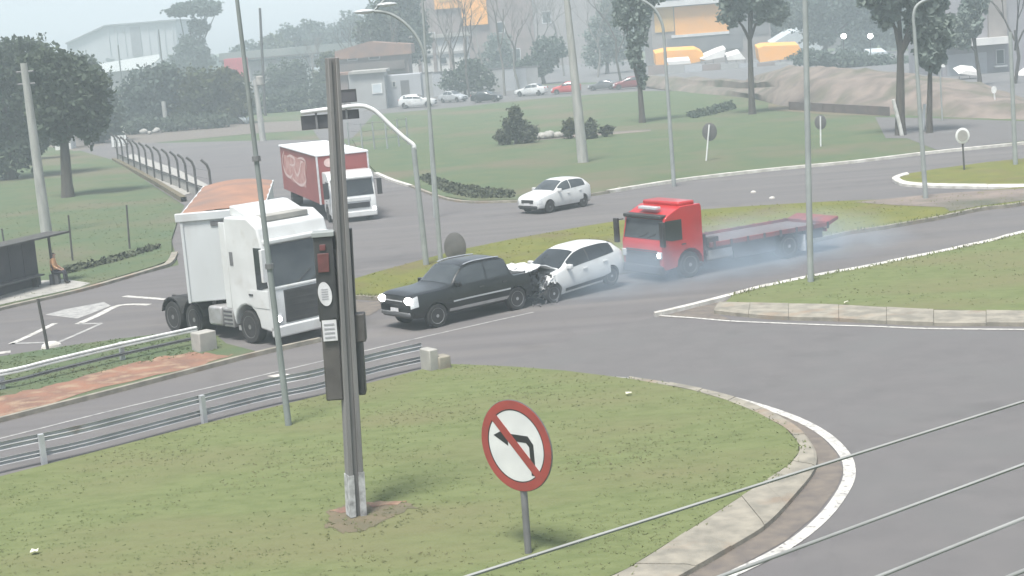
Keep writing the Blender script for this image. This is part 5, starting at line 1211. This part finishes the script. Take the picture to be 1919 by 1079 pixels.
for i, (b, h, Y, lb_) in enumerate((((852, 190), 15, 235, 'bare tree with crossing limbs before the white pillared building'), ((948, 205), 17, 210, 'tall bare tree rising behind the black saloon'), ((1008, 180), 15, 260, 'bare tree right of the pink building centre'), ((1122, 170), 16, 250, 'bare tree above the dark grey parked car'), ((1902, 150), 12, 150, 'thin bare tree crossing the right house'), ((905, 180), 14, 262, 'thin bare tree under the orange facade'), ((668, 180), 13, 246, 'bare tree before the brown tiled building'), ((590, 185), 12, 252, 'bare tree left of the brown tiled building'), ((735, 180), 14, 236, 'bare tree above the annex beside the grey house'), ((1060, 180), 14, 268, 'thin bare tree behind the thick concrete pole'), ((880, 180), 17, 215, 'bare leaning tree over the silver saloon'), ((975, 180), 15, 225, 'bare tree over the white saloon'), ((1165, 170), 15, 225, 'bare tree over the maroon hatchback'), ((830, 185), 13, 228, 'bare tree between people carrier and silver saloon'))):
    bare_tree(lb_, b, h * 1.1, .62, 'bark_pale' if i % 2 else 'bark', Y, 20 + i)
# agave like pale plants along the left street
for i, (x, y) in enumerate(((392, 236), (405, 234), (463, 232))):
    B = G(x, y); root = thing('agave', ['pale spiky plant at the hedge end, left of two', 'pale spiky plant beside its twin at the hedge end', 'pale spiky plant under the pole with the transformer'][i], 'plant', B); 
    for k in range(9):
        a = k * .7; mb = MB(); d = Vector((math.cos(a), math.sin(a), 1.1)) * 1.0; w = Vector((-math.sin(a), math.cos(a), 0)) * .14
        mb.add([-w, w, d * .6 + w * .8, d + Vector((0, 0, -.2)), d * .6 - w * .8], [(0, 1, 2, 3, 4)]); mb.build('leaf', M['tent_blue'], root)
# far woods behind everything
def woods(name, x0, x1, Y0, zlo, zhi, n, leaf, m):
    a, b = At(x0, 60, Y0), At(x1, 60, Y0); x = R_.uniform(a.x, b.x, n); y = Y0 + R_.uniform(0, 25, n)
    top = zlo + (zhi - zlo) * (.55 + .25 * np.sin(x * .11) + .2 * np.sin(x * .31 + 1)); z = top * R_.uniform(0, 1, n) ** .6
    o = tri_mesh(name, leafquads(np.stack([x, y, z], 1), leaf), m, k=4); tag(o, kind='stuff'); return o
woods('far_woods', 690, 2150, 400, 12, 24, 14000, 1.5, M['leaf_teal'])
woods('far_woods', -200, 720, 430, 4, 9, 7000, 1.5, M['leaf_teal'])

# ------------------------------------------------------------------ buildings
def rect(x0, y0, x1, y1, Y):
    a, b = At(x0, (y0 + y1) / 2, Y), At(x1, (y0 + y1) / 2, Y); xm = (x0 + x1) / 2
    return a.x, b.x, At(xm, y1, Y).z, At(xm, y0, Y).z
def building(name, label, cat, r, Y, depth, wall, ground=True):
    x0, x1, z0, z1 = rect(*r, Y); root = thing(name, label, cat, ((x0 + x1) / 2, Y, 0))
    w = (x1 - x0) / 2; MB().box(-w, w, 0, depth, -.2 if ground else z0, z1).build('wall', M[wall], root)
    root['_c'] = 0
    return root, Y
def bpart(b, r, name, m, d0=-.06, d1=0.0, parent=None, bevel=0):
    root, Y = b; x0, x1, z0, z1 = rect(*r, Y); ox = root.location.x
    return MB().box(x0 - ox, x1 - ox, d0, d1 - .003, z0, z1).build(name, M[m], parent or root, bevel=bevel)
def bwin(b, r, m='window', fm='frame'):
    f = bpart(b, r, 'window', fm, -.1, 0); x0, y0, x1, y1 = r; i = max(1.2, (x1 - x0) * .1)
    bpart(b, (x0 + i, y0 + i, x1 - i, y1 - i), 'pane', m, -.115, -.1, f); return f
def roof_px(b, pts, d0, d1, m, name='roof'):
    root, Y = b; P = [(At(x, y, Y).x - root.location.x, At(x, y, Y).z) for x, y in pts]
    return MB().prism(P, d0, d1).build(name, M[m], root)

# grey warehouse on the skyline
Y = 430; root = thing('warehouse', 'big pale grey warehouse on the skyline behind the left trees', 'building', (At(230, 100, Y).x, Y, 0)); b = (root, Y)
roof_px(b, [(126, 190), (126, 82), (150, 71), (198, 49), (330, 38), (334, 190)], 0, 40, 'metal_wall', 'wall')
roof_px(b, [(124, 80), (150, 68.5), (197, 46.5), (333, 35.5), (333, 38.5), (198, 49.5), (150, 71.5), (124, 83)], -1.0, 40, 'steel_dark', 'roof_edge')
bpart(b, (246, 50, 265, 104), 'sliding_door', 'steel_dark', -.3)
for k in range(9): x = 205 + k * 15; bpart(b, (x - .7, 52 - (x - 205) * .07, x + .7, 104), 'wall_rib', 'metal_wall', -.35) if not 244 < x < 267 else None
Y = 345; b = building('shed', 'low shed with bright white sloping roof in front of the warehouse', 'building', (186, 130, 296, 190), Y, 14, 'wall_beige')
roof_px(b, [(176, 121), (300, 101), (302, 108), (280, 127), (186, 137)], -1.4, -.01, 'metal_white'); bpart(b, (196, 138, 212, 160), 'doorway', 'wall_dark')
# long shed with green roof
Y = 300; b = building('long_shed', 'long low shed with weathered green roof and dark gutter behind the gantry', 'building', (418, 108, 712, 190), Y, 16, 'wall_grey')
roof_px(b, [(412, 100), (715, 75), (715, 88), (412, 113)], -1.0, 16, 'roof_green'); bpart(b, (480, 122, 700, 190), 'dark_bay', 'wall_dark', -.3)
roof_px(b, [(412, 113), (715, 88.6), (715, 91), (412, 116)], -1.2, -.9, 'dark_post', 'gutter')
for x in (440, 470, 500, 530, 560, 620, 650, 680): bpart(b, (x - 2, 116, x + 2, 190), 'post', 'wall_grey', -.6, -.3)
bpart(b, (425, 150, 560, 157), 'ledge', 'wall_grey', -.7, -.3)
Y = 262; b = building('sign_board', 'tall pale notice board standing before the long shed', 'sign', (576, 126, 600, 168), Y, .3, 'tent_blue', False); bpart(b, (580, 130, 596, 164), 'panel', 'pole_grey'); bpart(b, (586, 168, 590, 205), 'post', 'steel_dark', 0, .2)
Y = 290; b = building('container', 'red container standing between olive trees and the thin mast', 'container', (421, 109, 458, 150), Y, 5, 'red_sheet')
for k in range(7): bpart(b, (423 + k * 5, 111, 425.4 + k * 5, 148), 'rib', 'red_sheet', -.1)
# grey house and tiled building
Y = 232; b = building('tiled_house', 'pinkish brick building with clay tile roof above the grey house', 'building', (632, 100, 768, 190), Y, 10, 'wall_pink')
roof_px(b, [(628, 96), (690, 78), (770, 82), (772, 100), (628, 112)], -.6, 10, 'roof_tile'); bpart(b, (640, 116, 760, 132), 'lean_to_roof', 'brick', -1.2); bwin(b, (650, 100, 670, 114)); bwin(b, (690, 98, 712, 112))
Y = 200; b = building('grey_house', 'flat grey rendered house with small white framed window by the people carrier', 'house', (655, 136, 722, 204), Y, 7, 'wall_grey')
bpart(b, (653, 132, 724, 137), 'roof_slab', 'concrete', -.4, 7); f = bwin(b, (697, 156, 716, 175), 'tent_blue', 'pole_white')
b2 = building('annex', 'darker grey annex right of the grey house behind the people carrier', 'house', (723, 140, 790, 198), 203, 6, 'metal_wall'); bwin(b2, (735, 152, 742, 163)); bpart(b2, (752, 150, 768, 196), 'door', 'wall_dark')
b2 = building('lean_to', 'small pink walled lean-to left of the grey house', 'house', (626, 140, 654, 205), 203, 4, 'wall_pink'); bpart(b2, (626, 136, 655, 141), 'roof', 'roof_tile', -.4, 4)
Y = 262; b = building('pillared_building', 'white walled building with pinkish pillars behind the bare trees', 'building', (752, 70, 880, 170), Y, 10, 'wall_white')
for x in (752, 787, 816, 846, 874): bpart(b, (x - 3, 70, x + 3, 170), 'pillar', 'wall_pink', -.4)
bpart(b, (750, 98, 882, 103), 'band', 'wall_grey', -.3); bpart(b, (750, 64, 884, 71), 'roof_slab', 'concrete', -.6, 10); bwin(b, (795, 106, 808, 120)); bwin(b, (824, 106, 838, 120))
Y = 226; root = thing('boundary_wall', 'long grey boundary wall behind the parked cars', 'wall', (At(900, 150, Y).x, Y, 0)); b = (root, Y)
for k in range(10):
    x0, x1 = 790 + k * 22, 790 + (k + 1) * 22; zc = 138 - k * 1.3; bpart(b, (x0, zc, x1 - .4, zc + 62), 'wall_panel', 'metal_wall' if k % 3 else 'wall_grey', 0, .3); bpart(b, (x0, zc - 3, x1 - .4, zc), 'coping', 'wall_dark', -.05, .35)
Y = 288; b = building('pink_building', 'tall pinkish building with orange hanging panels at the top of the frame', 'building', (790, -60, 1000, 150), Y, 14, 'wall_pink')
bpart(b, (812, -50, 862, 16), 'orange_panel', 'wall_orange', -.5); bpart(b, (863, -50, 911, 47), 'orange_panel', 'orange_cloth', -.6); bpart(b, (820, -50, 845, 3), 'yellow_panel', 'wall_yellow', -.62, -.5)
for x, y in ((800, 60), (930, 40), (960, 90)): bwin(b, (x, y, x + 16, y + 22))
Y = 335; b = building('beige_building', 'hazy beige building behind the thick concrete pole', 'building', (1002, -60, 1175, 150), Y, 14, 'wall_beige')
for x, y in ((1015, 20), (1020, 80), (1110, 60), (1138, 20)): bwin(b, (x, y, x + 18, y + 24))
# orange building with awnings
Y = 275; b = building('orange_building', 'building with big orange wall panel under a white eave beside the bent lamp', 'building', (1222, 4, 1445, 150), Y, 14, 'wall_beige')
bpart(b, (1215, -4, 1450, 6), 'eave', 'wall_white', -1.2, 14); bpart(b, (1226, 10, 1262, 60), 'yellow_panel', 'wall_yellow', -.18); bpart(b, (1264, 9, 1364, 63), 'orange_panel', 'wall_orange', -.2); bpart(b, (1258, 62, 1366, 67), 'panel_sill', 'wall_white', -.4); bpart(b, (1250, 67, 1392, 95), 'slate_band', 'wall_dark', -.25); bpart(b, (1364, 12, 1440, 66), 'dark_wall', 'wall_dark', -.15); bwin(b, (1376, 30, 1396, 56))
def awning(label, pts, m, Y, d, posts=True, name='awning'):
    root = thing(name, label, 'awning', (At(pts[0][0], pts[0][1], Y).x, Y, 0)); ox = root.location.x
    P = [(At(x, y, Y).x - ox, At(x, y, Y).z) for x, y in pts]
    front = [Vector((x, -d, z - .5)) for x, z in P]; back = [Vector((x, 0, z + .6)) for x, z in P]
    n = len(P); mb = MB(); xs = [p[0] for p in P]; zs = [p[1] for p in P]
    mb.add([Vector((x, -d, z)) for x, z in P] + [Vector((x, 0, z + .5)) for x, z in P], [tuple(range(n)), tuple(range(n, 2 * n))[::-1]] + [(i, (i + 1) % n, n + (i + 1) % n, n + i) for i in range(n)]); mb.build('cloth', M[m], root)
    if posts:
        for x in (min(xs) + .1, (min(xs) + max(xs)) / 2, max(xs) - .1): MB().path([Vector((x, -d + .1, -.1)), Vector((x, -d + .1, min(zs) + .1))], .06, 6).build('post', M['steel_dark'], root)
    return root
awning('long pale orange awning with scalloped top left of the white canopies', [(1224, 100), (1245, 95), (1300, 92), (1312, 98), (1318, 112), (1290, 118), (1226, 122)], 'orange_cloth', 250, 3)
awning('thin white awning strip under the long pale orange awning', [(1248, 115), (1290, 112), (1292, 118), (1250, 121)], 'white_cloth', 246, 2, False)
awning('white pointed canopy right of the long pale orange awning', [(1308, 110), (1340, 96), (1355, 91), (1352, 106), (1320, 112)], 'white_cloth', 249, 3)
awning('small white canopy left of the straight dark trunk', [(1356, 106), (1382, 98), (1392, 110), (1358, 112)], 'white_cloth', 249, 3)
awning('bright orange awning right of the straight dark trunk', [(1414, 90), (1425, 86), (1490, 84), (1496, 98), (1480, 108), (1418, 116)], 'orange_cloth', 250, 3)
awning('pale blue tent roof behind the right orange awning', [(1438, 82), (1470, 62), (1505, 54), (1532, 72), (1540, 110), (1520, 112), (1500, 90)], 'tent_blue', 268, 4)
awning('pale small tent left of the thick trunked tree', [(1620, 98), (1652, 96), (1664, 112), (1664, 126), (1620, 122)], 'tent_blue', 240, 3)
awning('white door awning under the right house', [(1786, 137), (1800, 131), (1822, 133), (1828, 141)], 'white_cloth', 165, 2)
awning('white awning cut by the right frame edge', [(1900, 150), (1919, 136), (1960, 132), (1960, 148)], 'white_cloth', 164, 2)
Y = 242; root = thing('terrace_wall', 'stepped grey terrace wall under the awnings', 'wall', (At(1330, 140, Y).x, Y, 0)); b = (root, Y)
for k in range(8):
    x0 = 1216 + k * 34; bpart(b, (x0, 122 - k * .8, x0 + 33.5, 176), 'wall_panel', ('wall_pink', 'wall_grey', 'metal_wall')[k % 3], 0, .4); bpart(b, (x0, 146 - k * .8, x0 + 33.5, 150 - k), 'ledge', 'wall_grey', -.5, 0)
Y = 305; b = building('dark_shed', 'dark green shed behind the hazy trees carrying two bright round lamps', 'building', (1500, 40, 1740, 150), Y, 10, 'roof_green'); bpart(b, (1545, 62, 1600, 122), 'doorway', 'wall_dark', -.1); bwin(b, (1640, 70, 1660, 90))
for (x, lb_) in ((1581, 'left of the two bright round lamps on the dark shed'), (1631, 'right of the two bright round lamps on the dark shed')):
    p = At(x, 67.5, 232); root = thing('floodlight', lb_, 'lamp', (p.x, p.y, p.z)); T2 = Matrix.Translation((0, 0, 0))
    MB().lathe([(.28, .3), (.46, .1), (.48, -.02), (.44, -.02)], 18, T2).build('housing', M['signal_black'], root); MB().lathe([(.36, -.03), (.34, -.08)], 18, T2).build('lens', M['lamp_on'], root)
    MB().path([Vector((0, .2, -.1)), Vector((0, .25, -p.z))], .07, 6).build('post', M['dark_post'], root)
Y = 172; b = building('right_house', 'two storey pale lavender house with jutting balcony slab at right', 'house', (1764, -40, 2050, 150), Y, 14, 'house_lilac')
bpart(b, (1766, 72, 1884, 85), 'balcony_slab', 'wall_white', -1.6); bpart(b, (1850, -10, 1884, 72), 'beige_bay', 'wall_beige', -.5); bwin(b, (1862, 28, 1876, 66)); bwin(b, (1866, 92, 1882, 120)); bwin(b, (1800, 34, 1830, 66)); bpart(b, (1775, 100, 1850, 170), 'lower_wall_panel', 'metal_wall', -.05); bpart(b, (1800, 128, 1816, 170), 'door', 'wall_dark', -.1); bpart(b, (1862, 122, 1886, 125), 'sill', 'wall_white', -.4)  # includes a flat, paler panel on the lower wall below the balcony slab
# earth bank below the right buildings
base = [(1216, 166), (1300, 176), (1400, 186), (1470, 200), (1560, 210), (1640, 216), (1740, 222), (1830, 224), (1919, 228), (2150, 225)]; topl = [140, 146, 150, 124, 122, 132, 138, 158, 190, 200]
P = []
for (x, y), ty in zip(base, topl):
    a = G(x, y); a.z = .05; t = At(x, ty, a.y + 14); P.append([a.lerp(t, k / 6) + Vector((rnd.uniform(-.5, .5), 0, math.sin(k / 6 * math.pi) * .5 + (rnd.uniform(-.25, .25) if k else 0))) for k in range(7)])
P2 = []
for i in range(len(P) - 1):
    for s in range(5): P2.append([P[i][k].lerp(P[i + 1][k], s / 5) + Vector((0, 0, rnd.uniform(-.12, .12) if k else 0)) for k in range(7)])
P2.append(P[-1]); mb = MB(); mb.grid(P2); o = struct(mb.build('earth_bank', M['dirt_pale'], None, smooth=60))
sheet('forecourt', [(1640, 222), (1740, 224), (1919, 230), (2150, 228), (2150, 240), (1919, 267), (1800, 281), (1755, 284), (1700, 262), (1660, 262)], .112, M['asphalt_new'])
sheet('worn_soil', [(1440, 196), (1560, 205), (1670, 212), (1670, 220), (1560, 218), (1440, 208)], .114, M['dirt_brown'])
# low retaining wall below the bank
root = thing('retaining_wall', 'low brown retaining wall at the foot of the pale earth bank', 'wall', G(1480, 206))
for k in range(9):
    a, b_ = G(1480 + k * 21, 206 + k * 1.3, .1) - root.location, G(1500 + k * 21, 207.2 + k * 1.3, .1) - root.location
    mb = MB(); mb.add([a, b_, b_ + Vector((0, .4, 0)), a + Vector((0, .4, 0)), a + Vector((0, 0, .7)), b_ + Vector((0, 0, .7)), b_ + Vector((0, .4, .7)), a + Vector((0, .4, .7))], ((0, 3, 2, 1), (4, 5, 6, 7), (0, 1, 5, 4), (1, 2, 6, 5), (2, 3, 7, 6), (3, 0, 4, 7))); mb.build('wall_panel', M['brick'], root)
sheet('yard', [(600, 196), (760, 183), (1000, 158), (1220, 150), (1440, 150), (1900, 190), (2500, 190), (2300, 95), (1500, 95), (900, 128), (600, 150)], -.015, M['wall_dark'])
sheet('street', [(150, 284), (215, 275), (300, 266), (470, 250), (640, 240), (640, 222), (420, 232), (240, 245), (60, 270)], -.012, M['gutter'])
# left street corner things
Y = 165; b = building('kiosk', 'small pale kiosk half hidden by the trees at the left street', 'kiosk', (98, 204, 128, 262), Y, 2, 'wall_white'); bpart(b, (95, 200, 131, 205), 'roof', 'roof_tile', -.4, 2); bpart(b, (104, 214, 118, 232), 'hatch', 'wall_dark')
b = building('kiosk', 'tan domed hut beside the pale kiosk at the left street', 'kiosk', (138, 226, 166, 262), 170, 2, 'wall_beige'); roof_px(b, [(136, 227), (142, 216), (152, 212), (163, 217), (168, 227)], -.2, 2, 'wall_beige'); bpart(b, (146, 236, 156, 262), 'door', 'wall_dark')
A_ = G(214, 278); root = thing('barrier_board', 'white striped barrier board at the end of the left street', 'barrier', A_)
for k in range(5): p0 = G(216 + k * 6, 277 - k * .5) - A_; MB().box(p0.x - .12, p0.x + .12, 0, .05, .15, 1.25).build('slat', M['pole_white'], root)
e = G(242, 275) - A_; MB().box(-.1, e.x + .2, .05, .1, .3, .4).build('rail', M['dark_post'], root); MB().box(-.1, e.x + .2, .05, .1, .9, 1.0).build('rail', M['dark_post'], root)
for q in (.1, e.x): MB().box(q - .05, q + .05, .05, .12, -.1, 1.2).build('post', M['dark_post'], root)
tag(MB().box(-.9, .9, -.4, .4, 0, .8).build('planter', M['wall_grey'], None, bevel=.05), 'x', 'planter') if False else None
# stone heaps along the shrub row
for (x, y, lb_) in ((282, 250, 'pale boulder heap beside the far left street'), (1018, 260, 'pale arched stone edging left of the thick concrete pole'), (1048, 258, 'brown stone heap between pale edging and concrete pole')):
    B = G(x, y, .1); o = MB(); 
    for k in range(7): o.sphere((rnd.uniform(-.9, .9), rnd.uniform(-.2, .2), rnd.uniform(.1, .35)), (rnd.uniform(.25, .5), .3, rnd.uniform(.2, .35)), 7)
    o = o.build('stone_heap', M['concrete'] if 'pale' in lb_ else M['dirt_brown'], None, smooth=50); o.location = B; tag(o, lb_, 'stones')

# ------------------------------------------------------------------ air
def volume(name, dens, color, noise=None):
    m = bpy.data.materials.new(name); m.use_nodes = True; nt = m.node_tree; nt.nodes.remove(nt.nodes["Principled BSDF"])
    v = nt.nodes.new("ShaderNodeVolumePrincipled"); v.inputs["Color"].default_value = tuple(color) + (1,); v.inputs["Density"].default_value = dens
    if "Emission Strength" in v.inputs: v.inputs["Emission Strength"].default_value = 0
    nt.links.new(v.outputs[0], nt.nodes["Material Output"].inputs["Volume"]); return m, nt, v
hm, _, _ = volume('haze_air', HAZE_DENSITY, (.80, .915, .975))
hz = MB().box(-420, 420, -40, 560, -1.03, 27.5).build('haze', hm); tag(hz, kind='stuff')
# tyre smoke drifting round the flatbed
sm, nt, v = volume('smoke_air', .0, (.66, .80, .93))
t = nt.nodes.new("ShaderNodeTexCoord"); n1 = nt.nodes.new("ShaderNodeTexNoise"); n1.inputs["Scale"].default_value = .55; n1.inputs["Detail"].default_value = 3
gd = nt.nodes.new("ShaderNodeTexGradient"); gd.gradient_type = 'SPHERICAL'; mpn = nt.nodes.new("ShaderNodeMapping"); mpn.inputs["Scale"].default_value = (1 / 9.5, 1 / 3.4, 1 / 2.0)
nt.links.new(t.outputs["Object"], mpn.inputs[0]); nt.links.new(mpn.outputs[0], gd.inputs[0]); nt.links.new(t.outputs["Object"], n1.inputs["Vector"])
a = nt.nodes.new("ShaderNodeMapRange"); a.inputs[1].default_value = .3; a.inputs[2].default_value = .75; nt.links.new(n1.outputs[0], a.inputs[0])
ml = nt.nodes.new("ShaderNodeMath"); ml.operation = 'MULTIPLY'; nt.links.new(a.outputs[0], ml.inputs[0]); nt.links.new(gd.outputs[0], ml.inputs[1])
m2 = nt.nodes.new("ShaderNodeMath"); m2.operation = 'MULTIPLY'; m2.inputs[1].default_value = .75; nt.links.new(ml.outputs[0], m2.inputs[0]); nt.links.new(m2.outputs[0], v.inputs["Density"])
o = MB().box(-9.5, 9.5, -3.4, 3.4, -.0, 2.0).build('tyre_smoke', sm); tag(o, kind='stuff')
_p = rt.location + Vector((math.cos(rt.rotation_euler.z), math.sin(rt.rotation_euler.z), 0)) * -1.6 + Vector((math.sin(rt.rotation_euler.z), -math.cos(rt.rotation_euler.z), 0)) * -.9
o.location = (_p.x, _p.y, .03); o.rotation_euler = (0, 0, rt.rotation_euler.z)
